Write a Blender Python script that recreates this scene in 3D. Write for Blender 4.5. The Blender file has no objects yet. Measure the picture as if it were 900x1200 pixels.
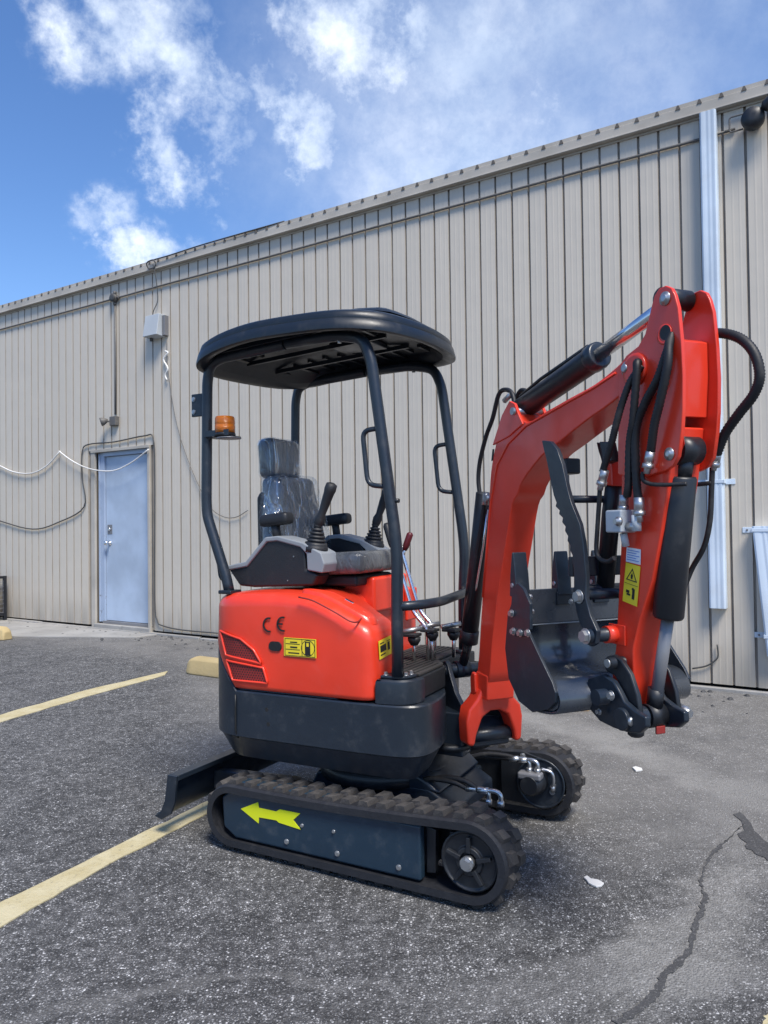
import bpy, bmesh, math, random
from mathutils import Vector, Matrix
random.seed(7)
C = bpy.context.scene.collection
S = bpy.context.scene
rad = math.radians

# ------------------------------------------------------------------ camera
CAM_H = 1.25
cam_d = bpy.data.cameras.new("camera")
cam = bpy.data.objects.new("camera", cam_d); C.objects.link(cam)
cam_d.sensor_fit = 'VERTICAL'; cam_d.sensor_height = 24.0
cam_d.lens = 24.0 * 880.0 / 1200.0
cam_d.clip_start = 0.05; cam_d.clip_end = 2000.0
pitch = math.atan(16.5 / 880.0); roll = 0.0123
fwd = Vector((0, math.cos(pitch), math.sin(pitch)))
r0 = Vector((1, 0, 0)); u0 = Vector((0, -math.sin(pitch), math.cos(pitch)))
rv = r0 * math.cos(roll) - u0 * math.sin(roll)
uv = r0 * math.sin(roll) + u0 * math.cos(roll)
cam.matrix_world = Matrix(((rv.x, uv.x, -fwd.x, 0), (rv.y, uv.y, -fwd.y, 0), (rv.z, uv.z, -fwd.z, CAM_H), (0, 0, 0, 1)))
S.camera = cam

# ------------------------------------------------------------------ sun and sky
SUN_EL = 57.0; SUN_AZ = 157.0          # azimuth clockwise from +Y
sd = Vector((math.sin(rad(SUN_AZ)) * math.cos(rad(SUN_EL)), math.cos(rad(SUN_AZ)) * math.cos(rad(SUN_EL)), math.sin(rad(SUN_EL))))
sun_d = bpy.data.lights.new("sun", 'SUN'); sun_d.energy = 3.2; sun_d.angle = rad(20); sun_d.color = (1.0, 0.945, 0.86)
sun = bpy.data.objects.new("sun", sun_d); C.objects.link(sun)
sun.rotation_euler = sd.to_track_quat('Z', 'Y').to_euler(); sun.location = (0, 0, 20)

world = bpy.data.worlds.new("World"); S.world = world; world.use_nodes = True
wn = world.node_tree; wn.nodes.clear()
def N(tree, t, **kw):
    n = tree.nodes.new(t)
    for k, v in kw.items():
        if k == 'inp':
            for i, x in v.items(): n.inputs[i].default_value = x
        else: setattr(n, k, v)
    return n
def mth(tree, op, a, b=None, c=None, clamp=False):
    n = tree.nodes.new('ShaderNodeMath'); n.operation = op; n.use_clamp = clamp
    for i, x in enumerate((a, b, c)):
        if x is None: continue
        if isinstance(x, (int, float)): n.inputs[i].default_value = x
        else: tree.links.new(x, n.inputs[i])
    return n.outputs[0]
def sstep(tree, x, a, b, o0=0.0, o1=1.0):
    n = tree.nodes.new('ShaderNodeMapRange'); n.interpolation_type = 'SMOOTHSTEP'; n.clamp = True
    tree.links.new(x, n.inputs[0])
    for i, v in zip((1, 2, 3, 4), (a, b, o0, o1)): n.inputs[i].default_value = v
    return n.outputs[0]
def mixc(tree, fac, a, b, mode='MIX'):
    n = tree.nodes.new('ShaderNodeMix'); n.data_type = 'RGBA'; n.blend_type = mode; n.clamp_factor = True
    for sock, x in ((n.inputs[0], fac), (n.inputs[6], a), (n.inputs[7], b)):
        if isinstance(x, (int, float)): sock.default_value = x
        elif isinstance(x, tuple): sock.default_value = (*x[:3], 1)
        else: tree.links.new(x, sock)
    return n.outputs[2]
out = N(wn, 'ShaderNodeOutputWorld'); bg = N(wn, 'ShaderNodeBackground'); bg.inputs[1].default_value = 0.125
sky = N(wn, 'ShaderNodeTexSky'); sky.sky_type = 'NISHITA'; sky.sun_disc = False
sky.sun_elevation = rad(SUN_EL); sky.sun_rotation = rad(SUN_AZ); sky.altitude = 0
sky.air_density = 1.0; sky.dust_density = 0.3; sky.ozone_density = 3.0
tc = N(wn, 'ShaderNodeTexCoord')
hs = N(wn, 'ShaderNodeHueSaturation', inp={'Hue': 0.507, 'Saturation': 1.18, 'Value': 1.0})
wn.links.new(sky.outputs[0], hs.inputs['Color'])
dirv = tc.outputs['Generated']
nz = N(wn, 'ShaderNodeTexNoise', inp={'Scale': 7.0, 'Detail': 7.0, 'Roughness': 0.62}); wn.links.new(dirv, nz.inputs['Vector'])
nzb = N(wn, 'ShaderNodeTexNoise', inp={'Scale': 3.2, 'Detail': 5.0, 'Roughness': 0.55}); wn.links.new(dirv, nzb.inputs['Vector'])
nzc = N(wn, 'ShaderNodeTexNoise', inp={'Scale': 20.0, 'Detail': 8.0, 'Roughness': 0.68}); wn.links.new(dirv, nzc.inputs['Vector'])
# warp the lookup so that cloud edges are ragged
sub = N(wn, 'ShaderNodeVectorMath', operation='SUBTRACT', inp={1: (0.5, 0.5, 0.5)}); wn.links.new(nz.outputs['Color'], sub.inputs[0])
scl = N(wn, 'ShaderNodeVectorMath', operation='SCALE', inp={3: 0.22}); wn.links.new(sub.outputs[0], scl.inputs[0])
wp = N(wn, 'ShaderNodeVectorMath', operation='ADD'); wn.links.new(dirv, wp.inputs[0]); wn.links.new(scl.outputs[0], wp.inputs[1])
# cumulus puffs: direction, angular radius, weight
PUFFS = [
 ((-.294,.791,.537),.055,.9),((-.262,.806,.531),.055,.95),((-.225,.83,.51),.05,.95),((-.19,.84,.51),.045,.85),((-.232,.796,.559),.045,.7),
 ((-.14,.846,.514),.04,.75),((-.115,.862,.49),.045,1.0),((-.093,.878,.468),.048,1.0),((-.072,.889,.451),.035,.8),((-.183,.866,.466),.035,.6),
 ((-.075,.825,.560),.05,.75),((-.05,.83,.553),.05,.85),((-.02,.835,.550),.06,.95),((.012,.833,.553),.055,.95),((.035,.842,.538),.045,.8),((-.005,.86,.51),.05,.6),((.09,.84,.53),.06,.6),((-.025,.877,.48),.03,.5),
 ((-.262,.85,.458),.028,.8),((-.25,.86,.442),.03,.85),((-.235,.876,.422),.032,.9),((-.215,.89,.40),.028,.6),
 ((-.311,.873,.378),.035,.8),((-.295,.893,.335),.032,.85),((-.264,.90,.34),.035,.9),((-.33,.87,.37),.03,.5),
 ((.235,.831,.504),.035,.6),((.194,.85,.487),.05,.6),((.153,.855,.495),.06,.55),((.116,.872,.475),.06,.55),((.05,.885,.461),.045,.5),((.17,.875,.455),.07,.5)]
acc = None
for d, r, w in PUFFS:
    v = Vector(d).normalized()
    dn = N(wn, 'ShaderNodeVectorMath', operation='DISTANCE', inp={1: tuple(v)}); wn.links.new(wp.outputs[0], dn.inputs[0])
    q = sstep(wn, dn.outputs['Value'], r * 1.62, r * 0.05, 0.0, w)
    acc = q if acc is None else mth(wn, 'MAXIMUM', acc, q)
far = sstep(wn, nzb.outputs['Fac'], 0.50, 0.78, 0.0, 0.75)         # more of the same cloud all round the sky
dotc = N(wn, 'ShaderNodeVectorMath', operation='DISTANCE', inp={1: (-0.05, 0.87, 0.49)}); wn.links.new(dirv, dotc.inputs[0])
far = mth(wn, 'MULTIPLY', far, sstep(wn, dotc.outputs['Value'], 0.35, 0.8))
acc = mth(wn, 'MAXIMUM', acc, far)
det = mth(wn, 'MULTIPLY_ADD', nzc.outputs['Fac'], 1.1, -0.56)
det2 = mth(wn, 'MULTIPLY_ADD', nz.outputs['Fac'], 1.3, -0.68)
dens = mth(wn, 'ADD', acc, mth(wn, 'MULTIPLY', mth(wn, 'ADD', det, det2), sstep(wn, acc, 0.0, 0.35)))
dens = mth(wn, 'MULTIPLY', sstep(wn, dens, 0.04, 1.25), .94)
# thin veil, heavier towards the right of the wall
veil_d = N(wn, 'ShaderNodeVectorMath', operation='DISTANCE', inp={1: (0.17, 0.86, 0.48)}); wn.links.new(wp.outputs[0], veil_d.inputs[0])
veil = mth(wn, 'MULTIPLY', sstep(wn, veil_d.outputs['Value'], 0.46, 0.04), mth(wn, 'MULTIPLY', sstep(wn, nzb.outputs['Fac'], 0.3, 0.72, 0.25, 0.78), sstep(wn, nzc.outputs['Fac'], 0.3, 0.65, 0.65, 1.0)))
dens = mth(wn, 'MAXIMUM', dens, veil)
sh = sstep(wn, nz.outputs['Fac'], 0.35, 0.7)
ccol = mixc(wn, sh, (4.6, 5.3, 6.3), (6.6, 7.0, 7.5))
sz = N(wn, 'ShaderNodeSeparateXYZ'); wn.links.new(dirv, sz.inputs[0])
skyc = mixc(wn, 1.0, hs.outputs[0], mixc(wn, sstep(wn, sz.outputs[2], -.02, .30), (0.52, 0.62, 0.80), (1, 1, 1)), 'MULTIPLY')     # hazy pale blue towards the horizon
wn.links.new(mixc(wn, mth(wn, 'MULTIPLY', dens, 0.95), skyc, ccol), bg.inputs[0])
wn.links.new(bg.outputs[0], out.inputs[0])

S.view_settings.view_transform = 'Standard'; S.view_settings.look = 'None'
S.view_settings.exposure = 0.68; S.view_settings.gamma = 1.0
S.render.engine = 'CYCLES'

# ------------------------------------------------------------------ frames of the place
P0 = Vector((-0.4287,2.8172,0)); T = Vector((0.8802,-0.4747,0)); LN = Vector((0.4747,0.8802,0))      # machine: forward along tracks, lateral
B0 = Vector((0.387,2.895,0)); FB = Vector((0.3642,-0.9313,0)); EB = Vector((0.9313,0.3642,0))    # boom plane (swung to the machine's right)
WA = Vector((-3.7605,9.5716,0)); WD = Vector((0.8439,-0.5365,0)); WN = Vector((-0.5365,-0.8439,0))    # wall: along, outward
def XM(s, l, z): return P0 + T * s + LN * l + Vector((0, 0, z))
def XB(t, w, z): return B0 + FB * t + EB * w + Vector((0, 0, z))
def XW(u, n, z): return WA + WD * u + WN * n + Vector((0, 0, z))
def XG(x, y, z): return Vector((x, y, z))

# ------------------------------------------------------------------ materials
def new_mat(name):
    m = bpy.data.materials.new(name); m.use_nodes = True
    t = m.node_tree; b = t.nodes['Principled BSDF']
    return m, t, b
def paint(name, col, rough=0.4, metal=0.0, coat=0.0, dust=0.06, dustcol=(0.35, 0.33, 0.3), nscale=14, bump=0.0, bscale=90, var=0.12, updust=0.0):
    m, t, b = new_mat(name)
    g = N(t, 'ShaderNodeNewGeometry')
    n1 = N(t, 'ShaderNodeTexNoise', inp={'Scale': nscale, 'Detail': 5.0, 'Roughness': 0.65}); t.links.new(g.outputs['Position'], n1.inputs['Vector'])
    n2 = N(t, 'ShaderNodeTexNoise', inp={'Scale': 2.3, 'Detail': 3.0}); t.links.new(g.outputs['Position'], n2.inputs['Vector'])
    c1 = mixc(t, sstep(t, n2.outputs['Fac'], .3, .7), tuple(c * (1 - var) for c in col), tuple(min(1, c * (1 + var)) for c in col))
    c2 = mixc(t, sstep(t, n1.outputs['Fac'], .52, .78, 0, dust), c1, dustcol)
    if updust:      # dust that has settled on faces lying flat
        sx = N(t, 'ShaderNodeSeparateXYZ'); t.links.new(g.outputs['Normal'], sx.inputs[0])
        c2 = mixc(t, mth(t, 'MULTIPLY', sstep(t, sx.outputs[2], .1, .9, 0, updust), sstep(t, n1.outputs['Fac'], .3, .7, .4, 1)), c2, dustcol)
    t.links.new(c2, b.inputs['Base Color'])
    t.links.new(sstep(t, n1.outputs['Fac'], .3, .75, rough * .85, min(1, rough * 1.3)), b.inputs['Roughness'])
    b.inputs['Metallic'].default_value = metal
    b.inputs['Coat Weight'].default_value = coat; b.inputs['Coat Roughness'].default_value = 0.12
    if bump:
        n3 = N(t, 'ShaderNodeTexNoise', inp={'Scale': bscale, 'Detail': 3.0}); t.links.new(g.outputs['Position'], n3.inputs['Vector'])
        bp = N(t, 'ShaderNodeBump', inp={'Strength': bump, 'Distance': 0.004}); t.links.new(n3.outputs['Fac'], bp.inputs['Height']); t.links.new(bp.outputs[0], b.inputs['Normal'])
    return m
RED = paint('red_paint', (0.77, 0.046, 0.018), .36, coat=.25, dust=.05, bump=.08, bscale=45)
NAVY = paint('navy_grey_paint', (0.0125, 0.019, 0.029), .38, coat=.12, dust=.07, bump=.08, bscale=60)
NAVYB = paint('blue_grey_paint', (0.011, 0.027, 0.046), .42, coat=.1, dust=.08, bump=.06)
BLACK = paint('black_paint', (0.012, 0.014, 0.018), .42, dust=.06)
PLAST = paint('black_plastic', (0.016, 0.017, 0.02), .5, dust=.05, bump=.2, bscale=250)
CANO = paint('canopy_plastic', (0.008, 0.012, 0.018), .36, dust=.05, bump=.05)
GREYP = paint('grey_plastic', (0.26, 0.28, 0.30), .45, dust=.06)
RUB = paint('track_rubber', (0.026, 0.024, 0.024), .8, dust=.35, dustcol=(.16, .145, .13), nscale=40, bump=.5, bscale=160, updust=.30)
RUBS = paint('track_rubber_side', (0.013, 0.014, 0.018), .6, dust=.15, dustcol=(.08, .08, .08), nscale=30, bump=.3, bscale=120)
FITT = paint('plated_fitting', (0.55, 0.56, 0.57), .3, metal=.9, dust=.1)
HOSE = paint('hose_rubber', (0.010, 0.010, 0.012), .55, dust=.1)
CHROME = paint('chrome', (0.82, 0.83, 0.85), .2, metal=1.0, dust=.03)
STEELG = paint('grey_rod_wrap', (0.22, 0.22, 0.23), .4, metal=.3, dust=.05)
ZINC = paint('zinc_bolt', (0.42, 0.43, 0.44), .36, metal=.85, dust=.1)
BUCK = paint('bucket_paint', (0.048, 0.057, 0.070), .26, coat=.8, dust=.15, dustcol=(.12, .12, .12), bump=.12, bscale=25)
MATF = paint('rubber_mat', (0.035, 0.034, 0.033), .75, dust=.3, dustcol=(.15, .13, .11), nscale=30)
YEL = paint('yellow_sticker', (0.86, 0.66, 0.03), .45, dust=.03)
YELG = paint('arrow_sticker', (0.62, 0.66, 0.01), .45, dust=.05)
BLK = paint('print_black', (0.012, 0.012, 0.012), .5, dust=.02)
WHT = paint('white_sticker', (0.75, 0.76, 0.80), .45, dust=.03)
BLUEP = paint('print_blue', (0.12, 0.22, 0.55), .45, dust=.02)
DRED = paint('vent_red', (0.26, 0.022, 0.018), .6, dust=.1)
MAROON = paint('grip_maroon', (0.09, 0.008, 0.012), .4)
CURB = paint('yellow_concrete', (0.46, 0.35, 0.17), .85, dust=.6, dustcol=(.40, .33, .22), nscale=22, bump=.5, bscale=60)
CONC = paint('concrete', (0.30, 0.29, 0.27), .85, dust=.6, dustcol=(.16, .155, .15), nscale=6, bump=.6, bscale=50)
TRIM = paint('beige_trim', (0.42, 0.385, 0.33), .5, dust=.25, dustcol=(.25, .22, .18), nscale=5)
SOFFIT = paint('brown_trim', (0.11, 0.095, 0.08), .6, dust=.2)
WIRED = paint('dark_cable', (0.06, 0.06, 0.058), .6)
PIPEG = paint('grey_conduit', (0.115, 0.108, 0.10), .5, dust=.3)
WIREW = paint('white_cable', (0.72, 0.70, 0.66), .6, dust=.3)
BOXG = paint('grey_box_paint', (0.45, 0.48, 0.50), .45, dust=.2)
DSP = paint('white_downspout', (0.56, 0.64, 0.72), .4, dust=.2, dustcol=(.5, .5, .48), nscale=6)
WOOD = paint('raw_wood', (0.42, 0.29, 0.16), .8, dust=.2)
GROOVE = None
def m_wall():
    m, t, b = new_mat('ribbed_wall_paint')
    g = N(t, 'ShaderNodeNewGeometry')
    mp = N(t, 'ShaderNodeMapping', inp={'Scale': (5, 5, 0.5)}); t.links.new(g.outputs['Position'], mp.inputs[0])
    n1 = N(t, 'ShaderNodeTexNoise', inp={'Scale': 1.0, 'Detail': 5.0, 'Roughness': .6}); t.links.new(mp.outputs[0], n1.inputs['Vector'])
    n2 = N(t, 'ShaderNodeTexNoise', inp={'Scale': .8, 'Detail': 5.0, 'Roughness': .6}); t.links.new(g.outputs['Position'], n2.inputs['Vector'])
    sx = N(t, 'ShaderNodeSeparateXYZ'); t.links.new(g.outputs['Position'], sx.inputs[0])
    c = mixc(t, sstep(t, n1.outputs['Fac'], .3, .7), (0.568, 0.508, 0.42), (0.585, 0.524, 0.434))
    c = mixc(t, sstep(t, n2.outputs['Fac'], .5, .75, 0, .3), c, (0.45, 0.415, 0.36))
    low = mth(t, 'MULTIPLY', sstep(t, sx.outputs[2], .5, -.02), sstep(t, n1.outputs['Fac'], .25, .7, .15, .8))      # splash dirt at the foot
    c = mixc(t, low, c, (0.2, 0.185, 0.16))
    oi = N(t, 'ShaderNodeObjectInfo')
    c = mixc(t, mth(t, 'MULTIPLY', oi.outputs['Random'], .22), c, (0.47, 0.435, 0.375))
    t.links.new(c, b.inputs['Base Color']); b.inputs['Roughness'].default_value = .5
    n3 = N(t, 'ShaderNodeTexNoise', inp={'Scale': 3.5, 'Detail': 2.0}); t.links.new(g.outputs['Position'], n3.inputs['Vector'])
    bp = N(t, 'ShaderNodeBump', inp={'Strength': .22, 'Distance': 0.02}); t.links.new(n3.outputs['Fac'], bp.inputs['Height']); t.links.new(bp.outputs[0], b.inputs['Normal'])
    return m
WALL = m_wall()
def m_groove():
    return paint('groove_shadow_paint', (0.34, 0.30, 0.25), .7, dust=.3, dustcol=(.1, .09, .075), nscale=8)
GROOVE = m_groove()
def m_door():
    m, t, b = new_mat('light_blue_door_paint')
    g = N(t, 'ShaderNodeNewGeometry')
    n1 = N(t, 'ShaderNodeTexNoise', inp={'Scale': 2.0, 'Detail': 4.0}); t.links.new(g.outputs['Position'], n1.inputs['Vector'])
    n2 = N(t, 'ShaderNodeTexNoise', inp={'Scale': 16.0, 'Detail': 4.0, 'Roughness': .7}); t.links.new(g.outputs['Position'], n2.inputs['Vector'])
    sx = N(t, 'ShaderNodeSeparateXYZ'); t.links.new(g.outputs['Position'], sx.inputs[0])
    c = mixc(t, sstep(t, n1.outputs['Fac'], .3, .7), (0.31, 0.385, 0.50), (0.36, 0.43, 0.55))
    rust = mth(t, 'MULTIPLY', sstep(t, n2.outputs['Fac'], .60, .66), sstep(t, sx.outputs[2], .9, .1, .12, 1.0))
    c = mixc(t, rust, c, (0.10, 0.09, 0.085))
    t.links.new(c, b.inputs['Base Color']); b.inputs['Roughness'].default_value = .42
    return m
DOOR = m_door()
def m_doorclean():
    return paint('door_leaf_paint', (0.39, 0.47, 0.58), .45, dust=.35, dustcol=(.30, .38, .48), nscale=5, bump=.1, bscale=12)
LEAF = m_doorclean()
def m_asphalt():
    m, t, b = new_mat('asphalt')
    g = N(t, 'ShaderNodeNewGeometry'); pos = g.outputs['Position']
    def nz_(s, d=4.0, r=.6):
        n = N(t, 'ShaderNodeTexNoise', inp={'Scale': s, 'Detail': d, 'Roughness': r}); t.links.new(pos, n.inputs['Vector']); return n.outputs['Fac']
    v1 = N(t, 'ShaderNodeTexVoronoi', inp={'Scale': 140.0}); t.links.new(pos, v1.inputs['Vector'])
    v2 = N(t, 'ShaderNodeTexVoronoi', inp={'Scale': 260.0}); t.links.new(pos, v2.inputs['Vector'])
    s1 = N(t, 'ShaderNodeSeparateColor'); t.links.new(v1.outputs['Color'], s1.inputs[0])
    s2 = N(t, 'ShaderNodeSeparateColor'); t.links.new(v2.outputs['Color'], s2.inputs[0])
    big = nz_(.55, 5, .65); mid = nz_(3.0, 6, .7); fine = nz_(38., 3, .6)
    base = mixc(t, sstep(t, mid, .3, .72), (0.029, 0.0285, 0.029), (0.057, 0.0562, 0.0565))
    base = mixc(t, mth(t, 'MULTIPLY', sstep(t, fine, .3, .7), .5), base, (0.10, 0.098, 0.095))
    # stones of many greys showing through the binder, paler and denser where it is worn
    wear = sstep(t, mth(t, 'ADD', mth(t, 'MULTIPLY', big, .55), mth(t, 'MULTIPLY', mid, .6)), .44, .74)
    th = mth(t, 'MULTIPLY_ADD', wear, -.30, .60)
    k1 = mth(t, 'MULTIPLY', mth(t, 'GREATER_THAN', s1.outputs[0], th), sstep(t, v1.outputs['Distance'], .60, .32))
    k2 = mth(t, 'MULTIPLY', mth(t, 'GREATER_THAN', s2.outputs[0], mth(t, 'ADD', th, -.1)), sstep(t, v2.outputs['Distance'], .60, .32))
    p1 = mth(t, 'POWER', s1.outputs[1], 3.2); p2 = mth(t, 'POWER', s2.outputs[1], 2.6)
    stone = mixc(t, p1, (0.075, 0.074, 0.073), (0.60, 0.595, 0.585))
    stone2 = mixc(t, p2, (0.06, 0.059, 0.058), (0.48, 0.478, 0.47))
    c = mixc(t, mth(t, 'MULTIPLY', k2, .85), base, stone2)
    c = mixc(t, k1, c, stone)
    c = mixc(t, mth(t, 'MULTIPLY', wear, .16), c, (0.15, 0.147, 0.142))
    stain = sstep(t, nz_(1.3, 5, .6), .60, .72, 0, .35)
    c = mixc(t, stain, c, (0.028, 0.028, 0.028))
    mot = mth(t, 'MULTIPLY', sstep(t, nz_(26., 4, .7), .36, .66, .62, 1.35), sstep(t, nz_(9., 4, .7), .36, .66, .82, 1.18))
    vm = N(t, 'ShaderNodeVectorMath', operation='SCALE'); t.links.new(c, vm.inputs[0]); t.links.new(mot, vm.inputs[3]); c = vm.outputs[0]
    # older, smoother and dustier strip along the building
    dv = N(t, 'ShaderNodeVectorMath', operation='DOT_PRODUCT', inp={1: tuple(WN)}); t.links.new(pos, dv.inputs[0])
    wd_ = mth(t, 'ADD', dv.outputs['Value'], -WA.dot(WN))
    edge = mth(t, 'ADD', wd_, mth(t, 'MULTIPLY', big, 1.6))
    du = N(t, 'ShaderNodeVectorMath', operation='DOT_PRODUCT', inp={1: tuple(WD)}); t.links.new(pos, du.inputs[0])
    uu = mth(t, 'ADD', du.outputs['Value'], -WA.dot(WD))
    lim = sstep(t, uu, 2.5, 5.5, 0.9, 2.7)
    old = sstep(t, mth(t, 'SUBTRACT', edge, lim), 1.5, .55)
    oc = mixc(t, sstep(t, mid, .3, .7), (0.165, 0.158, 0.148), (0.23, 0.22, 0.205))
    oc = mixc(t, mth(t, 'MULTIPLY', sstep(t, fine, .35, .7), .4), oc, (0.09, 0.088, 0.084))
    oc = mixc(t, sstep(t, nz_(1.7, 6, .75), .50, .68, 0, .75), oc, (0.095, 0.092, 0.09))
    oc = mixc(t, mth(t, 'MULTIPLY', k1, .5), oc, stone)
    c = mixc(t, mth(t, 'MULTIPLY', old, .75), c, oc)
    # washed-out silt lines
    def band(p, q, w, amt, col, c):
        p = Vector(p); q = Vector(q); d = (q - p).normalized(); n = Vector((-d.y, d.x))
        a = N(t, 'ShaderNodeVectorMath', operation='DOT_PRODUCT', inp={1: (n.x, n.y, 0)}); t.links.new(pos, a.inputs[0])
        off = mth(t, 'ADD', a.outputs['Value'], -p.dot(n))
        off = mth(t, 'ABSOLUTE', mth(t, 'ADD', off, mth(t, 'MULTIPLY_ADD', nz_(1.1, 3), .9, -.45)))
        al = N(t, 'ShaderNodeVectorMath', operation='DOT_PRODUCT', inp={1: (d.x, d.y, 0)}); t.links.new(pos, al.outputs and al.inputs[0])
        e = mth(t, 'ADD', al.outputs['Value'], -p.dot(d)); L = (q - p).length
        k = mth(t, 'MULTIPLY', sstep(t, off, w, w * .25), mth(t, 'MULTIPLY', sstep(t, e, -.6, .4), sstep(t, e, L + .6, L - .4)))
        k = mth(t, 'MULTIPLY', k, sstep(t, mth(t, 'MULTIPLY_ADD', mid, .5, mth(t, 'MULTIPLY', fine, .5)), .35, .6, .25, amt))
        return mixc(t, k, c, col)
    c = band((0.8626,5.1816), (1.7203,3.4196), .22, .75, (0.27, 0.262, 0.245), c)
    c = band((0.8139,2.7285), (1.9305,3.8308), .2, .35, (0.20, 0.195, 0.185), c)
    c = band((0.2277,1.9717), (1.0895,2.1853), .12, .45, (0.22, 0.215, 0.205), c)
    c = band((0.5965,1.9143), (0.9593,2.3749), .13, .55, (0.24, 0.235, 0.22), c)
    c = band((0.9593,2.3749), (1.3234,2.9704), .16, .6, (0.27, 0.262, 0.245), c)
    c = band((-1.0243,1.9957), (-0.0849,2.0496), .05, .3, (0.2, 0.195, 0.185), c)
    t.links.new(c, b.inputs['Base Color']); b.inputs['Roughness'].default_value = .82
    h = mth(t, 'ADD', mth(t, 'MULTIPLY', v1.outputs['Distance'], -.8), mth(t, 'ADD', mth(t, 'MULTIPLY', v2.outputs['Distance'], -.3), mth(t, 'MULTIPLY', mid, .4)))
    bp = N(t, 'ShaderNodeBump', inp={'Strength': .9, 'Distance': .006}); t.links.new(h, bp.inputs['Height']); t.links.new(bp.outputs[0], b.inputs['Normal'])
    return m
ASPH = m_asphalt()
def m_line():
    m, t, b = new_mat('worn_yellow_marking')
    g = N(t, 'ShaderNodeNewGeometry')
    n1 = N(t, 'ShaderNodeTexNoise', inp={'Scale': 60.0, 'Detail': 5.0, 'Roughness': .7}); t.links.new(g.outputs['Position'], n1.inputs['Vector'])
    n2 = N(t, 'ShaderNodeTexNoise', inp={'Scale': 7.0, 'Detail': 5.0, 'Roughness': .7}); t.links.new(g.outputs['Position'], n2.inputs['Vector'])
    c = mixc(t, sstep(t, n2.outputs['Fac'], .3, .7), (0.43, 0.36, 0.19), (0.52, 0.46, 0.29))
    c = mixc(t, sstep(t, n1.outputs['Fac'], .56, .70, 0, .65), c, (0.20, 0.18, 0.13))
    t.links.new(c, b.inputs['Base Color']); b.inputs['Roughness'].default_value = .8
    bp = N(t, 'ShaderNodeBump', inp={'Strength': .7, 'Distance': .005}); t.links.new(n1.outputs['Fac'], bp.inputs['Height']); t.links.new(bp.outputs[0], b.inputs['Normal'])
    return m
LINE = m_line()
FILL = paint('crack_filler', (0.052, 0.052, 0.053), .85, dust=1.0, dustcol=(.22, .215, .21), nscale=170, bump=.8, bscale=120)
def m_beacon():
    m, t, b = new_mat('amber_lens'); b.inputs['Base Color'].default_value = (.85, .22, .01, 1); b.inputs['Roughness'].default_value = .2
    b.inputs['Transmission Weight'].default_value = .25; b.inputs['Coat Weight'].default_value = .5
    n = N(t, 'ShaderNodeTexWave', inp={'Scale': 60.0, 'Distortion': 0.0}); n.bands_direction = 'Z'
    g = N(t, 'ShaderNodeNewGeometry'); t.links.new(g.outputs['Position'], n.inputs['Vector'])
    bp = N(t, 'ShaderNodeBump', inp={'Strength': .5, 'Distance': .003}); t.links.new(n.outputs['Fac'], bp.inputs['Height']); t.links.new(bp.outputs[0], b.inputs['Normal'])
    return m
AMBER = m_beacon()
def m_seat():
    m, t, b = new_mat('seat_vinyl_under_film')
    g = N(t, 'ShaderNodeNewGeometry')
    w = N(t, 'ShaderNodeTexNoise', inp={'Scale': 9.0, 'Detail': 6.0, 'Roughness': .6, 'Distortion': 1.6}); t.links.new(g.outputs['Position'], w.inputs['Vector'])
    mp = N(t, 'ShaderNodeMapping', inp={'Scale': (26, 26, 7)}); t.links.new(g.outputs['Position'], mp.inputs[0])
    n2 = N(t, 'ShaderNodeTexNoise', inp={'Scale': 1.0, 'Detail': 4.0, 'Roughness': .5, 'Distortion': 1.2}); t.links.new(mp.outputs[0], n2.inputs['Vector'])
    c = mixc(t, sstep(t, w.outputs['Fac'], .4, .7), (0.085, 0.092, 0.10), (0.14, 0.147, 0.155))
    t.links.new(c, b.inputs['Base Color']); b.inputs['Roughness'].default_value = .3
    b.inputs['Coat Weight'].default_value = .6; b.inputs['Coat Roughness'].default_value = .1
    h = mth(t, 'ADD', mth(t, 'ABSOLUTE', mth(t, 'MULTIPLY_ADD', n2.outputs['Fac'], 2., -1.)), mth(t, 'MULTIPLY', w.outputs['Fac'], .6))
    bp = N(t, 'ShaderNodeBump', inp={'Strength': .35, 'Distance': .02}); t.links.new(h, bp.inputs['Height']); t.links.new(bp.outputs[0], b.inputs['Coat Normal']); t.links.new(bp.outputs[0], b.inputs['Normal'])
    return m
SEAT = m_seat()
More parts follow.
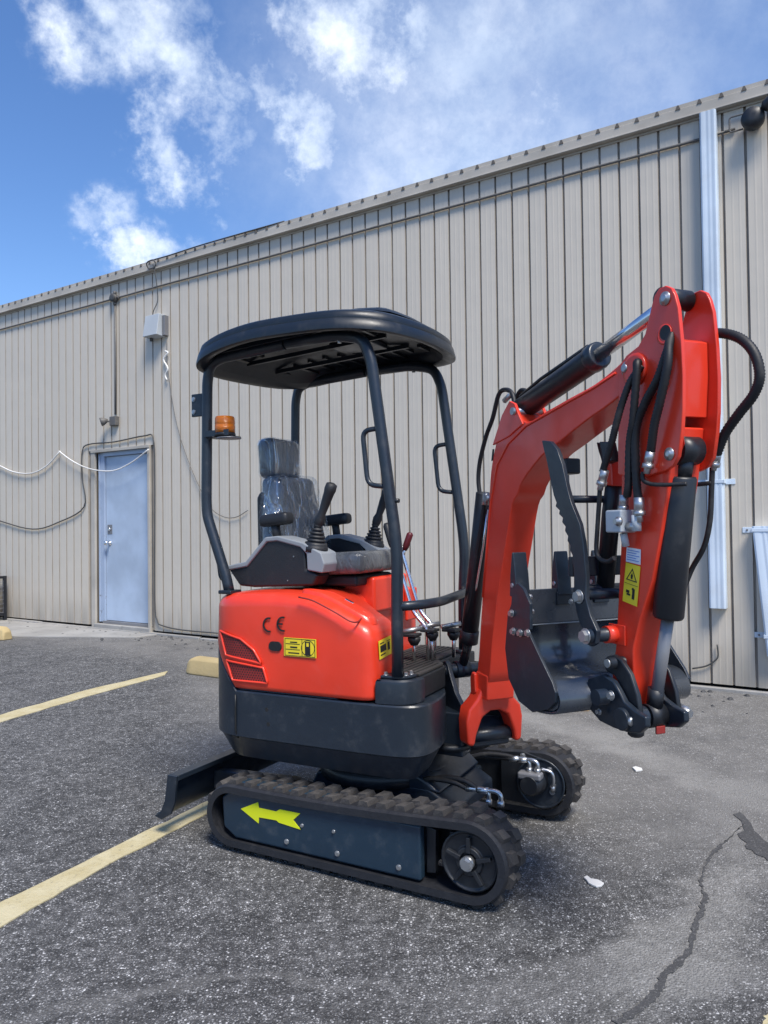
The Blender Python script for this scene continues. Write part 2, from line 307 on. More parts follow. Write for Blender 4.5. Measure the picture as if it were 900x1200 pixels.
def m_film():
    m, t, b = new_mat('clear_wrap_film')
    t.nodes.remove(b); o = [n for n in t.nodes if n.type == 'OUTPUT_MATERIAL'][0]
    g = N(t, 'ShaderNodeNewGeometry')
    mp = N(t, 'ShaderNodeMapping', inp={'Scale': (9, 9, 2.6), 'Rotation': (.3, .5, 0)}); t.links.new(g.outputs['Position'], mp.inputs[0])
    n = N(t, 'ShaderNodeTexNoise', inp={'Scale': 1.0, 'Detail': 3.0, 'Distortion': 1.0}); t.links.new(mp.outputs[0], n.inputs['Vector'])
    h = mth(t, 'ABSOLUTE', mth(t, 'MULTIPLY_ADD', n.outputs['Fac'], 2., -1.))
    bp = N(t, 'ShaderNodeBump', inp={'Strength': 1.0, 'Distance': .05}); t.links.new(h, bp.inputs['Height'])
    gl = N(t, 'ShaderNodeBsdfGlossy', inp={'Roughness': .12, 'Color': (1, 1, 1, 1)}); t.links.new(bp.outputs[0], gl.inputs['Normal'])
    tr = N(t, 'ShaderNodeBsdfTransparent', inp={'Color': (.93, .95, .97, 1)}); df = N(t, 'ShaderNodeBsdfDiffuse', inp={'Color': (.7, .75, .8, 1)}); t.links.new(bp.outputs[0], df.inputs['Normal'])
    m1 = N(t, 'ShaderNodeMixShader', inp={0: .05}); t.links.new(tr.outputs[0], m1.inputs[1]); t.links.new(df.outputs[0], m1.inputs[2])
    m2 = N(t, 'ShaderNodeMixShader'); t.links.new(sstep(t, h, .08, .0, .03, .26), m2.inputs[0]); t.links.new(m1.outputs[0], m2.inputs[1]); t.links.new(gl.outputs[0], m2.inputs[2])
    t.links.new(m2.outputs[0], o.inputs[0]); return m
FILM = m_film()
PATCH = paint('debris_white', (0.7, 0.69, 0.66), .8)

# ------------------------------------------------------------------ mesh helpers
def smooth_path(pts, k=6):
    P = [Vector(p) for p in pts]; o = []
    for i in range(len(P) - 1):
        a = P[i - 1] if i else P[0] * 2 - P[1]; b, c = P[i], P[i + 1]; d = P[i + 2] if i + 2 < len(P) else c * 2 - b
        for j in range(k):
            t = j / k
            o.append(.5 * ((2 * b) + (c - a) * t + (2 * a - 5 * b + 4 * c - d) * t * t + (3 * b - a - 3 * c + d) * t ** 3))
    o.append(P[-1]); return o
def smooth_loop(pts, k=4):
    P = [Vector(p) for p in pts]; n = len(P); o = []
    for i in range(n):
        a, b, c, d = P[i - 1], P[i], P[(i + 1) % n], P[(i + 2) % n]
        for j in range(k):
            t = j / k
            o.append(.5 * ((2 * b) + (c - a) * t + (2 * a - 5 * b + 4 * c - d) * t * t + (3 * b - a - 3 * c + d) * t ** 3))
    return o
def round_corner(pts, r, k=4):
    """fillet the inner corners of an open 3-D path"""
    P = [Vector(p) for p in pts]; o = [P[0]]
    for i in range(1, len(P) - 1):
        a, b, c = P[i - 1], P[i], P[i + 1]
        u = (a - b); v = (c - b); rr = min(r, u.length * .45, v.length * .45)
        p, q = b + u.normalized() * rr, b + v.normalized() * rr
        for j in range(k + 1):
            t = j / k; o.append(p * (1 - t) ** 2 + b * 2 * t * (1 - t) + q * t * t)
    o.append(P[-1]); return o
class MB:
    def __init__(s): s.v = []; s.f = []; s.sm = []
    def add(s, vs, fs, smooth=False):
        n = len(s.v); s.v += [Vector(v) for v in vs]
        for f in fs: s.f.append([i + n for i in f]); s.sm.append(smooth)
        return s
    def box(s, X, a0, a1, b0, b1, c0, c1):
        vs = [X(a, b, c) for a in (a0, a1) for b in (b0, b1) for c in (c0, c1)]
        return s.add(vs, [(0, 1, 3, 2), (4, 6, 7, 5), (0, 4, 5, 1), (2, 3, 7, 6), (0, 2, 6, 4), (1, 5, 7, 3)])
    def prism(s, X, poly, d0, d1, ax='b', smooth_side=False):
        """poly in (a,c) swept along b (or (a,b) along c, (b,c) along a)"""
        def q(p, d): return X(p[0], d, p[1]) if ax == 'b' else (X(p[0], p[1], d) if ax == 'c' else X(d, p[0], p[1]))
        n = len(poly)
        s.add([q(p, d0) for p in poly] + [q(p, d1) for p in poly], [], False); b = len(s.v) - 2 * n
        s.f.append([b + i for i in range(n)]); s.sm.append(False)
        s.f.append([b + n + i for i in reversed(range(n))]); s.sm.append(False)
        for i in range(n):
            j = (i + 1) % n; s.f.append([b + i, b + j, b + n + j, b + n + i]); s.sm.append(smooth_side)
        return s
    def rings(s, rings, closed=True, cap0=True, cap1=True, smooth=True):
        n = len(rings[0]); vs = [v for r in rings for v in r]; fs = []
        for k in range(len(rings) - 1):
            for i in range(n if closed else n - 1):
                j = (i + 1) % n; fs.append((k * n + i, k * n + j, (k + 1) * n + j, (k + 1) * n + i))
        s.add(vs, fs, smooth); b = len(s.v) - len(vs)
        if cap0: s.f.append([b + i for i in range(n)]); s.sm.append(False)
        if cap1: s.f.append([b + (len(rings) - 1) * n + i for i in reversed(range(n))]); s.sm.append(False)
        return s
    def tube(s, pts, r, seg=10, cap=True, ribs=0.0):
        P = [Vector(p) for p in pts]; R = r if isinstance(r, (list, tuple)) else [r] * len(P)
        t0 = (P[1] - P[0]).normalized(); nrm = t0.orthogonal().normalized(); rg = []
        for i, p in enumerate(P):
            t = (P[min(i + 1, len(P) - 1)] - P[max(i - 1, 0)]); t = t.normalized() if t.length > 1e-9 else t0
            nrm = (nrm - t * nrm.dot(t)); nrm = nrm.normalized() if nrm.length > 1e-6 else t.orthogonal().normalized()
            bn = t.cross(nrm); rr = R[i] * (1 + (ribs if i % 2 else 0))
            rg.append([p + (nrm * math.cos(a) + bn * math.sin(a)) * rr for a in [2 * math.pi * k / seg for k in range(seg)]])
        return s.rings(rg, True, cap, cap, True)
    def cyl(s, p, q, r, seg=18, r2=None): return s.tube([p, q], [r, r if r2 is None else r2], seg)
    def lathe(s, p, d, prof, seg=20, cap=True):
        p = Vector(p); d = Vector(d).normalized(); n = d.orthogonal().normalized(); b = d.cross(n)
        rg = [[p + d * h + (n * math.cos(a) + b * math.sin(a)) * max(r, 1e-4) for a in [2 * math.pi * k / seg for k in range(seg)]] for h, r in prof]
        return s.rings(rg, True, cap, cap, True)
    def hexbolt(s, p, d, r=.009, h=.008, washer=True):
        p = Vector(p); d = Vector(d).normalized()
        r *= .82
        if washer: s.cyl(p, p + d * .0025, r * 1.35, 12)
        return s.add(*(lambda m: (m.v, m.f))(MB().tube([p + d * .002, p + d * (h)], r, 6)), False)
    def build(s, name, mat, parent=None, bevel=0.0, seg=2, label=None, kind=None, sub=0, double=False, ang=35):
        bm = bmesh.new(); vs = [bm.verts.new(v) for v in s.v]
        for f, smo in zip(s.f, s.sm):
            try: nf = bm.faces.new([vs[i] for i in f]); nf.smooth = smo
            except ValueError: pass
        bmesh.ops.remove_doubles(bm, verts=bm.verts, dist=1e-5)
        bmesh.ops.recalc_face_normals(bm, faces=bm.faces)
        root = parent
        while root is not None and root.parent is not None: root = root.parent
        if root is not None: bm.transform(base_matrix(root).inverted())
        me = bpy.data.meshes.new(name); bm.to_mesh(me); bm.free()
        if isinstance(mat, (list, tuple)):
            for x in mat: me.materials.append(x)
        else: me.materials.append(mat)
        o = bpy.data.objects.new(name, me); C.objects.link(o)
        if parent is not None: o.parent = parent
        if bevel:
            for p in me.polygons: p.use_smooth = True
            md = o.modifiers.new('bevel', 'BEVEL'); md.width = bevel; md.segments = seg; md.limit_method = 'ANGLE'; md.angle_limit = rad(ang); md.harden_normals = True
        if sub:
            md = o.modifiers.new('subsurf', 'SUBSURF'); md.levels = sub; md.render_levels = sub
        if label: o['label'] = label
        if kind: o['kind'] = kind
        return o
def base_matrix(o): return Matrix.Translation(o.location) @ Matrix.Rotation(o.rotation_euler.z, 4, 'Z')
def thing(name, label, cat, loc, yaw=0.0, group=None):
    o = bpy.data.objects.new(name, None); C.objects.link(o); o.location = loc; o.rotation_euler.z = yaw
    o.empty_display_size = .2
    o['label'] = label; o['category'] = cat
    if group: o['group'] = group
    return o
def tag(o, label, cat, group=None):
    o['label'] = label; o['category'] = cat
    if group: o['group'] = group
    return o
def recenter(o):
    """move a one-mesh thing's origin to its lowest centre"""
    me = o.data; xs = [v.co.x for v in me.vertices]; ys = [v.co.y for v in me.vertices]; zs = [v.co.z for v in me.vertices]
    c = Vector(((min(xs) + max(xs)) / 2, (min(ys) + max(ys)) / 2, min(zs))); me.transform(Matrix.Translation(-c)); o.location = c; return o
def circle(ca, cb, r, n=20, a0=0, a1=360): return [(ca + r * math.cos(rad(a0 + (a1 - a0) * k / (n if a1 - a0 == 360 else n - 1))), cb + r * math.sin(rad(a0 + (a1 - a0) * k / (n if a1 - a0 == 360 else n - 1)))) for k in range(n)]
def soft_box(name, mat, parent, X, ctr, size, bev, tilt=0.0, seg=5, taper=None, label=None, wob=0.0):
    """rounded cushion-like block; tilt turns it about the lateral axis (top goes back)"""
    bm = bmesh.new(); bmesh.ops.create_cube(bm, size=1.0)
    for v in bm.verts:
        k = 1.0
        if taper and v.co.z > 0: k = taper
        v.co = Vector((v.co.x * size[0], v.co.y * size[1] * k, v.co.z * size[2]))
    bmesh.ops.bevel(bm, geom=list(bm.edges), offset=bev, segments=seg, affect='EDGES', profile=.6)
    bmesh.ops.subdivide_edges(bm, edges=[e for e in bm.edges if e.calc_length() > .06], cuts=3, use_grid_fill=True)
    ct, st = math.cos(tilt), math.sin(tilt); rnd = random.Random(3)
    m = MB(); idx = {}
    for i, v in enumerate(bm.verts):
        x, y, z = v.co; x2 = x * ct - z * st; z2 = x * st + z * ct
        if wob: x2 += wob * math.sin(y * 41 + z * 23) * math.cos(z * 31)
        m.v.append(X(ctr[0] + x2, ctr[1] + y, ctr[2] + z2)); idx[v] = i
    for f in bm.faces: m.f.append([idx[v] for v in f.verts]); m.sm.append(True)
    bm.free()
    return m.build(name, mat, parent, label=label)
def copy_obj(o, parent=None, children=True):
    c = o.copy(); C.objects.link(c)
    if parent is not None: c.parent = parent
    if children:
        for ch in list(o.children): copy_obj(ch, c)
    return c

# ================================================================== SETTING
m = MB(); n = 40; R = 260.0
m.add([(-R, -R, 0), (R, -R, 0), (R, R, 0), (-R, R, 0)], [(0, 1, 2, 3)])
gr = m.build('asphalt_ground', ASPH, kind='structure')
# a real, slightly uneven sheet is not visible at this size; the markings lie 4 mm above it
def strip(name, mat, L, Rr, z, kind='structure', jitter=0.0, thick=.004, seed=1):
    """ribbon between two polylines (x,y)"""
    rnd = random.Random(seed); m = MB(); rg = []
    def dens(P, k):
        o = []
        for i in range(len(P) - 1):
            for j in range(k): o.append(Vector(P[i]).lerp(Vector(P[i + 1]), j / k))
        o.append(Vector(P[-1])); return o
    k = 24 if len(L) == 2 else 7
    A, Bq = dens(L, k), dens(Rr, k); vs = []
    for a, b in zip(A, Bq):
        a = Vector((a.x + rnd.uniform(-1, 1) * jitter, a.y + rnd.uniform(-1, 1) * jitter)); b = Vector((b.x + rnd.uniform(-1, 1) * jitter, b.y + rnd.uniform(-1, 1) * jitter))
        vs += [(a.x, a.y, z), (b.x, b.y, z), (a.x, a.y, z - thick), (b.x, b.y, z - thick)]
    fs = []
    for i in range(len(A) - 1):
        q = 4 * i; fs += [(q, q + 1, q + 5, q + 4), (q, q + 4, q + 6, q + 2), (q + 1, q + 3, q + 7, q + 5)]
    m.add(vs, fs); return m.build(name, mat, kind=kind)
strip('parking_line', LINE, [(-0.8371,3.4316),(-1.0829,2.9575),(-1.3037,2.5419),(-1.4403,2.2619)], [(-0.803,3.29),(-1.0379,2.8339),(-1.2261,2.3902),(-1.3405,2.1053)], .004, jitter=.005)
L1 = [(-0.6506,3.7456), (-0.8371,3.4316)]; R1 = [(-0.6298,3.6238), (-0.803,3.29)]
# carry the near stripe on both ways: under the machine and out of the frame to the left
a, b = Vector((-1.3037,2.5419)), Vector((-1.2261,2.3902)); da = (a - Vector((-0.8371,3.4316))).normalized()
strip('parking_line', LINE, L1, R1, .004, jitter=.004, seed=4)
strip('parking_line', LINE, [(-1.9221,6.5988),(-2.3361,5.8555),(-2.622,5.1191),(-2.838,4.5385)], [(-1.8776,6.4453),(-2.2473,5.6325),(-2.5177,4.9152),(-2.7162,4.3435)], .004, jitter=.012, seed=2)
strip('parking_line', LINE, [(1.0854,2.0638),(0.887,1.8458)], [(1.1427,2.0627),(0.9342,1.845)], .004, jitter=.008, seed=5)
# dark filler that follows the crack
cr = [(0.5637,1.8987),(0.6289,1.9469),(0.6817,1.9909),(0.7223,2.0409),(0.761,2.1016),(0.8173,2.149),(0.8683,2.2031),(0.9054,2.2696),(0.9444,2.3452),(1.004,2.4364),(1.0527,2.5181),(1.0706,2.5942),(1.091,2.6495),(1.1503,2.7533),(1.2081,2.8364),(1.266,2.9018),(1.3231,2.9625)]
wd = [.009, .008, .011, .009, .008, .010, .008, .005, .008, .009, .006, .003, .006, .002, .005, .008, .003]
Lc, Rc = [], []
for i, p in enumerate(cr):
    p = Vector(p); d = (Vector(cr[min(i + 1, len(cr) - 1)]) - Vector(cr[max(i - 1, 0)])).normalized(); nn = Vector((-d.y, d.x)); Lc.append(tuple(p + nn * wd[i])); Rc.append(tuple(p - nn * wd[i]))
strip('asphalt_crack', FILL, Lc, Rc, .003, jitter=.005, thick=.006)
for br in ([(1.3231,2.9625),(1.4009,3.0503),(1.4716,3.1261)],):
    strip('asphalt_crack', FILL, [(a + .003, b + .002) for a, b in br], [(a - .003, b - .002) for a, b in br], .003, jitter=.004, thick=.006, seed=int(br[0][0] * 1000))
pa = smooth_loop([(*p, 0) for p in [(1.4921,3.2453),(1.5264,3.2251),(1.4753,3.0065),(1.4614,2.8811),(1.4167,2.7947),(1.3796,2.8536),(1.3774,2.9294),(1.4095,3.0249),(1.4564,3.1089)]], 4)
MB().prism(XG, [(p.x + random.uniform(-.012, .012), p.y + random.uniform(-.012, .012)) for p in pa], .0005, .003, 'c').build('asphalt_patch', FILL, kind='structure')
# concrete apron in front of the door
ap = [(-1.3864,-0.3311),(-0.7707,-0.3639),(1.1228,-0.0517),(1.1682,-0.0081),(2.1792,-0.0161)]
m = MB(); m.prism(XW, [(-2.6, .02), (-2.6, .95), (-.1, .93), (1.25, .30), (1.3, .02)], -.05, .012, 'c'); m.build('concrete_slab', CONC, kind='structure', bevel=.004)
m = MB()
for u in range(-12, 14):
    m.box(XW, u + .01, u + .99, -.02, .05 + .012 * math.sin(u * 5.1), -.06, .022 + .006 * math.sin(u * 2.7))
ft = m.build('wall_footing', CONC, kind='structure', bevel=.006)
ft['label'] = 'pale broken concrete footing running along the foot of the ribbed wall'

# ================================================================== BUILDING
wh = thing('warehouse', 'long beige ribbed metal warehouse with blue door behind the excavator', 'building', XW(0, -4, 0), math.atan2(WD.y, WD.x))
H0, H1 = .045, 4.34
PITCH = 0.153
U0 = 7.3418 - PITCH
prof = [(0, -.020), (.003, -.020), (.006, 0), (.045, 0), (.052, .0009), (.057, .0009), (.064, 0), (.093, 0), (.100, .0009), (.105, .0009), (.112, 0), (PITCH - .014, 0), (PITCH - .009, -.020), (PITCH, -.020)]
def panel_mesh(z0, z1):
    vs = []; fs = []
    for a, nn in prof: vs += [Vector((a, nn * -1, z0)), Vector((a, nn * -1, z1))]
    for i in range(len(prof) - 1): fs.append((2 * i, 2 * i + 2, 2 * i + 3, 2 * i + 1))
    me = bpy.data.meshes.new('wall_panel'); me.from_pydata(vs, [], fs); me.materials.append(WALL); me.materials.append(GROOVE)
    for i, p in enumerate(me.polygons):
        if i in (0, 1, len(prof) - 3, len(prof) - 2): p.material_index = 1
    me.update(); return me
DU0, DU1, DZ = .155 - .085, 1.135 + .03, 2.20      # opening with trim
pm_full = panel_mesh(H0, H1); pm_top = panel_mesh(DZ + .05, H1)
whM = base_matrix(wh).inverted()
k = int((-12 - U0) / PITCH)
while U0 + k * PITCH < 13:
    u = U0 + k * PITCH; k += 1
    mesh = pm_full
    if u + PITCH > DU0 + .012 and u < DU1 - .012: mesh = pm_top
    o = bpy.data.objects.new('wall_panel', mesh); C.objects.link(o); o.parent = wh
    o.location = whM @ XW(u, 0, 0)
    o.scale.y = 1.0
# plate closing the back of the grooves, roof, far walls
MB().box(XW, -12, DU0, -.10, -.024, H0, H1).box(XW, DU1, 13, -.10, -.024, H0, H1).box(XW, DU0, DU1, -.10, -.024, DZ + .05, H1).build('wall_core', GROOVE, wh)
MB().box(XW, -12, 13, -8.1, -8.0, 0, H1).box(XW, -12.06, -11.96, -8, -.05, 0, H1).box(XW, 12.96, 13.06, -8, -.05, 0, H1).build('back_wall', WALL, wh)
m = MB(); m.prism(XW, [(.035, H1 + .10), (-4, H1 + .38), (-8.2, H1 + .10), (-8.2, H1 + .07), (-4, H1 + .35), (.035, H1 + .07)], -12.1, 13.1, 'a')
m.build('roof', TRIM, wh)
m = MB(); m.box(XW, -12.1, 13.1, .0, .045, H1 - .01, H1 + .066); m.box(XW, -12.1, 13.1, .0, .062, H1 - .022, H1 - .010)
m.build('fascia', TRIM, wh, bevel=.004)
MB().box(XW, -12.1, 13.1, .004, .014, H1 - .040, H1 - .022).build('eave_trim', TRIM, wh, bevel=.003)
rb = MB().prism(XW, [(-.018, H1 + .06), (.018, H1 + .06), (.006, H1 + .092), (-.006, H1 + .092)], -.6, .05, 'b')
rib0 = rb.build('roof_rib', SOFFIT, wh); rib0.location = Vector((U0 - 0 * PITCH, 0, 0))
base = int((-12 - U0) / PITCH) + 1
ribs = [rib0]
for i in range(base, int((13 - U0) / PITCH)):
    c = rib0.copy(); C.objects.link(c); c.parent = wh; c.location = Vector((U0 + i * PITCH * 1.0, 0, 0)); ribs.append(c)
rib0.location = Vector((U0 + (base - 1) * PITCH, 0, 0))
# door
fr = MB(); fr.box(XW, .155 - .085, .155 - .012, -.01, .022, .02, DZ + .02); fr.box(XW, 1.135 - .005, 1.135 + .035, -.01, .024, .02, DZ + .02)
fr.box(XW, .155 - .085, 1.135 + .035, -.01, .030, DZ + .02, DZ + .055); fr.build('door_trim', TRIM, wh, bevel=.003)
jb = MB(); jb.box(XW, .155 - .012, .255, -.09, -.035, .09, DZ + .02); jb.box(XW, 1.105, 1.13, -.09, -.02, .09, DZ + .02); jb.box(XW, .255, 1.105, -.09, -.02, DZ - .03, DZ + .02)
jb.box(XW, .16, .185, -.035, -.022, .09, DZ); jb.build('door_frame', DOOR, wh, bevel=.003)
dr = MB().box(XW, .262, 1.10, -.10, -.062, .11, DZ - .035).build('door', LEAF, wh, bevel=.003)
MB().lathe(XW(.33, -.062, 1.08), WN, [(0, .033), (.006, .033), (.010, .014), (.04, .013), (.045, .025), (.06, .03), (.075, .026), (.082, .01)]).build('door_handle', CHROME, dr)
MB().box(XW, .285, .375, -.062, -.059, 1.19, 1.31).build('lock_plate', STEELG, dr, bevel=.001)
MB().lathe(XW(.33, -.059, 1.25), WN, [(0, .02), (.012, .019), (.016, .01)], 14).build('deadbolt', CHROME, dr)
MB().box(XW, .22, 1.11, -.12, -.03, .07, .105).build('door_threshold', STEELG, wh, bevel=.003)
MB().box(XW, .12, 1.16, -.12, .03, -.05, .07).build('door_step', CONC, wh, bevel=.01)
hg = MB()
for z in (.35, 1.15, 1.95): hg.box(XW, 1.09, 1.108, -.064, -.05, z - .05, z + .05)
hg.build('hinge', ZINC, wh)
for z in (3.0,):
    pass

# ================================================================== THINGS ON THE WALL
def wtube(name, pts, r, mat, label, cat, n=.012, smooth=0, seg=8, group=None):
    P = [XW(u, (p[2] if len(p) > 2 else n), z) for p in pts for u, z in [p[:2]]]
    if smooth: P = smooth_path(P, smooth)
    o = MB().tube(P, r, seg).build(name, mat); recenter(o); return tag(o, label, cat, group)
cz = [(-1.981,4.1071),(7.6266,4.1499)]
slope = (cz[1][1] - cz[0][1]) / (cz[1][0] - cz[0][0])
cp_ = [(u, cz[0][1] + slope * (u - cz[0][0]) - .006 * (i % 2)) for i, u in enumerate([-11, -6, -3, 0, 1.5, 3, 4.4, 5.6, 6.5, 7.2, 7.58])]
wtube('electrical_conduit', cp_, .0105, PIPEG, 'long thin grey conduit running under the eave across the whole wall', 'pipe', n=.016)
jx = (0.551,4.1151)
def jbox(u, z, label):
    t = thing('junction_box', label, 'junction box', XW(u, .0, z - .06), math.atan2(WD.y, WD.x))
    MB().lathe(XW(u, .0, z), WN, [(0, .05), (.05, .05), (.055, .046)], 16).build('box_body', PIPEG, t)
    MB().lathe(XW(u, .055, z), WN, [(0, .052), (.008, .05), (.012, .02)], 16).build('box_cover', WIRED, t)
    m = MB()
    for a in (0, 90, 180, 270): m.cyl(XW(u + .045 * math.cos(rad(a)), .02, z + .045 * math.sin(rad(a))), XW(u + .085 * math.cos(rad(a)), .02, z + .085 * math.sin(rad(a))), .019, 10)
    m.build('conduit_hub', PIPEG, t); return t
jbox(jx[0], jx[1], 'small round grey junction box on the conduit above the blue door')
wtube('electrical_conduit', [(jx[0], jx[1] - .07), (jx[0] + .004, 3.4), (jx[0] - .002, 2.6693)], .014, PIPEG, 'vertical grey conduit dropping from the eave to the light above the blue door', 'pipe', n=.016)
# flood light over the door
fl = (0.5378,2.586)
t = thing('security_light', 'small grey twin security light above the blue door', 'light', XW(fl[0], 0, fl[1] - .08), math.atan2(WD.y, WD.x))
MB().box(XW, fl[0] - .055, fl[0] + .06, 0, .06, fl[1] - .055, fl[1] + .06).build('light_base', PIPEG, t, bevel=.008)
MB().tube([XW(fl[0] - .05, .04, fl[1]), XW(fl[0] - .12, .07, fl[1] + .012)], .012, 8).build('light_arm', PIPEG, t)
MB().lathe(XW(fl[0] - .11, .07, fl[1] + .012), (Vector((0, 0, -.35)) + WN * .8 - WD * .7), [(-.03, .012), (-.01, .03), (.03, .05), (.06, .055), (.062, .05)], 16).build('lamp_head', PIPEG, t)
# grey wall box
bu0, bu1 = 1.1731, 1.4837; bz1, bz0 = 3.7671, 3.5031
t = thing('utility_box', 'pale grey slanted utility box high on the wall right of the door', 'electrical box', XW((bu0 + bu1) / 2, 0, bz0), math.atan2(WD.y, WD.x))
MB().prism(XW, [(0, bz0), (.14, bz0 + .01), (.10, bz1), (0, bz1)], bu0 + .03, bu1 - .04, 'a').build('box_body', BOXG, t, bevel=.006)
MB().box(XW, bu1 - .038, bu1 + .01, 0, .06, bz0 + .01, bz1 - .02).build('bracket', STEELG, t, bevel=.003)
MB().tube([XW(bu0 + .08, .05, bz0 - .03), XW(bu0 + .08, .05, bz0 + .01)], .02, 8).build('cable_gland', WIRED, t)
k0 = (1.2852,4.3757)
q = [(1.3897,4.4567),(1.3002,4.3932),(1.2846,4.3145),(1.3427,4.181),(1.3109,3.9627),(1.2948,3.8329)]
m = MB(); m.tube([XW(k0[0] + .075 * math.cos(a) , .075 + .01 * math.sin(3 * a), k0[1] + .055 * math.sin(a)) for a in [i * .45 for i in range(29)]], .008, 6)
m.tube(smooth_path([XW(k0[0] + .03, .075, k0[1]), XW(q[3][0], .05, q[3][1]), XW(q[4][0] + .02, .02, q[4][1]), XW(q[5][0], .05, q[5][1]), XW(bu0 + .1, .05, bz1)], 5), .006, 6)
o = m.build('coiled_cable', WIRED); recenter(o); tag(o, 'small coil of dark cable hanging from the fascia above the grey box', 'cable')
q = [(1.6225,4.4895),(1.9592,4.488),(2.3868,4.464)]
o = MB().tube(smooth_path([XW(k0[0], .07, k0[1] + .05), XW(k0[0] + .3, .065, H1 + .085), XW(k0[0] + .8, .055, H1 + .10), XW(k0[0] + 1.4, .05, H1 + .10), XW(k0[0] + 2.0, .03, H1 + .105)], 5), .008, 6).build('roof_cable', WIRED); recenter(o); tag(o, 'dark cable lying along the roof edge above the coiled cable', 'cable')
# string of white cord left of and over the door
w1 = [(-2.878,2.4459),(-1.9902,2.1825),(-1.6153,2.0671),(-1.2146,2.0241),(-0.8672,2.099),(-0.5496,2.2846)]
wtube('hanging_rope', w1, .009, WIREW, 'white cord sagging on the wall left of the blue door', 'cord', n=.03, smooth=5)
w2 = [(-0.5496,2.2846),(-0.2802,2.1455),(-0.0012,2.0423),(0.3028,1.9836),(0.5972,1.9794),(0.9136,2.067),(1.1893,2.194)]
wtube('hanging_rope', w2, .008, WIREW, 'white cord sagging across the top of the blue door', 'cord', n=.05, smooth=5)
w3 = [(-3.3551,1.6736),(-1.994,1.3955),(-1.18,1.2679),(-0.6111,1.3532),(-0.0742,1.5428),(-0.1061,1.9162),(-0.1036,2.2452),(0.0182,2.3356),(0.5194,2.333),(1.07,2.366),(1.2354,2.3231),(1.2607,1.8548),(1.247,0.4402),(1.2887,0.1706),(1.3761,0.1157),(1.7046,0.0866),(2.3112,0.0875)]
wtube('dark_cable', w3, .008, WIRED, 'dark cable looping round the blue door and along the wall foot', 'cable', n=.02, smooth=5)
w4 = [(1.4823,3.4697),(1.4936,3.1464),(1.6168,2.5338),(1.8225,2.0254),(2.13,1.528),(2.3518,1.3804),(2.5561,1.3675),(2.7316,1.4383)]
wtube('thin_cable', w4, .004, PIPEG, 'thin grey cable sagging from the utility box to behind the canopy', 'cable', n=.02, smooth=5)
w5 = [(1.4664,3.331),(1.5097,3.305),(1.4363,3.2342),(1.5079,3.1246),(1.4636,3.0496),(1.492,2.986)]
wtube('white_cable_end', w5, .010, WIREW, 'short knotted white cable end hanging below the utility box', 'cable', n=.03, smooth=4)
w6 = [(7.3854,0.3398),(7.3897,0.2578),(7.3655,0.2177),(7.3054,0.1744),(7.2087,0.1465)]
wtube('cable_stub', w6, .006, WIRED, 'short black cable stub coming out low on the wall beside the downspout', 'cable', n=.02, smooth=5)
# downspouts
def spout(us, zs, label, tops, wdt=.115, straps=()):
    c = len(us); um = sum(us) / c
    t = thing('downspout', label, 'downspout', XW(um, 0, min(zs)), math.atan2(WD.y, WD.x), None)
    m = MB(); P = []
    n_ = 7; rg = []
    for u, z in zip(us, zs):
        r = []; h = wdt / 2
        for a, b in [(-h, .004), (-h, .075), (-h + .012, .085), (-.022, .085), (-.016, .083), (-.006, .083), (0, .085), (.010, .085), (.016, .083), (.026, .083), (.032, .085), (h - .012, .085), (h, .075), (h, .004)]: r.append(XW(u + a, b, z))
        rg.append(r)
    m.rings(rg, True, True, True, False); m.build('pipe', DSP, t, bevel=.002)
    for (u, z) in straps:
        MB().box(XW, u - wdt / 2 - .075, u - wdt / 2 - .002, 0, .006, z - .02, z + .02).box(XW, u - wdt / 2 - .007, u - wdt / 2 - .001, .003, .0885, z - .014, z + .014).box(XW, u + wdt / 2 + .001, u + wdt / 2 + .007, .003, .0885, z - .014, z + .014).box(XW, u - wdt / 2 - .0065, u + wdt / 2 + .0065, .0855, .0885, z - .012, z + .012).box(XW, u + wdt / 2 + .002, u + wdt / 2 + .07, 0, .006, z - .02, z + .02).build('strap', DSP, t, bevel=.002)
        MB().hexbolt(XW(u - wdt / 2 - .045, .006, z), WN, .007, .006).build('screw', STEELG, t)
    return t
dA = [(7.4015,4.3013),(7.4024,0.6132)]; dB = (7.3908,1.5479)
spout([dA[0][0], dA[1][0] + .0], [dA[0][1] + .01, dA[1][1]], 'tall white downspout on the wall behind the red dipper arm', 1, straps=[((dA[0][0] * .25 + dA[1][0] * .75), dB[1])])
e0 = [(7.7156,1.2069),(7.7802,0.308)]; e1 = [(7.654,1.1889),(7.6671,0.4284)]
spout([e0[0][0] - .005, e0[1][0] + .01], [e0[0][1] + .01, e0[1][1] - .02], 'short white downspout at the right edge of the wall', 1, wdt=.14, straps=[(e0[0][0], e1[0][1]), (e0[1][0], e1[1][1])])
# round dark flood light at the right
g0 = (7.7061,4.1577)
t = thing('flood_light', 'dark round flood light at the top right of the wall', 'light', XW(g0[0], 0, g0[1] - .09), math.atan2(WD.y, WD.x))
MB().lathe(XW(g0[0], 0, g0[1]), WN, [(0, .05), (.03, .055), (.05, .075), (.10, .08), (.125, .07), (.13, .02)], 24).build('light_base', BLACK, t)
MB().lathe(XW(g0[0] + .09, .1, g0[1] + .06), WN * .6 + WD * .8, [(-.03, .02), (0, .045), (.06, .055), (.07, .05)], 18).build('lamp_head', BLACK, t)
m = MB(); m.tube(round_corner([XW(g0[0] - .16 + a, .05, g0[1] + .01 + b) for a, b in [(.09, -.05), (0, -.05), (0, .06), (.10, .06), (.11, .0)]], .02), .006, 6); m.build('sensor_bracket', PIPEG, t)
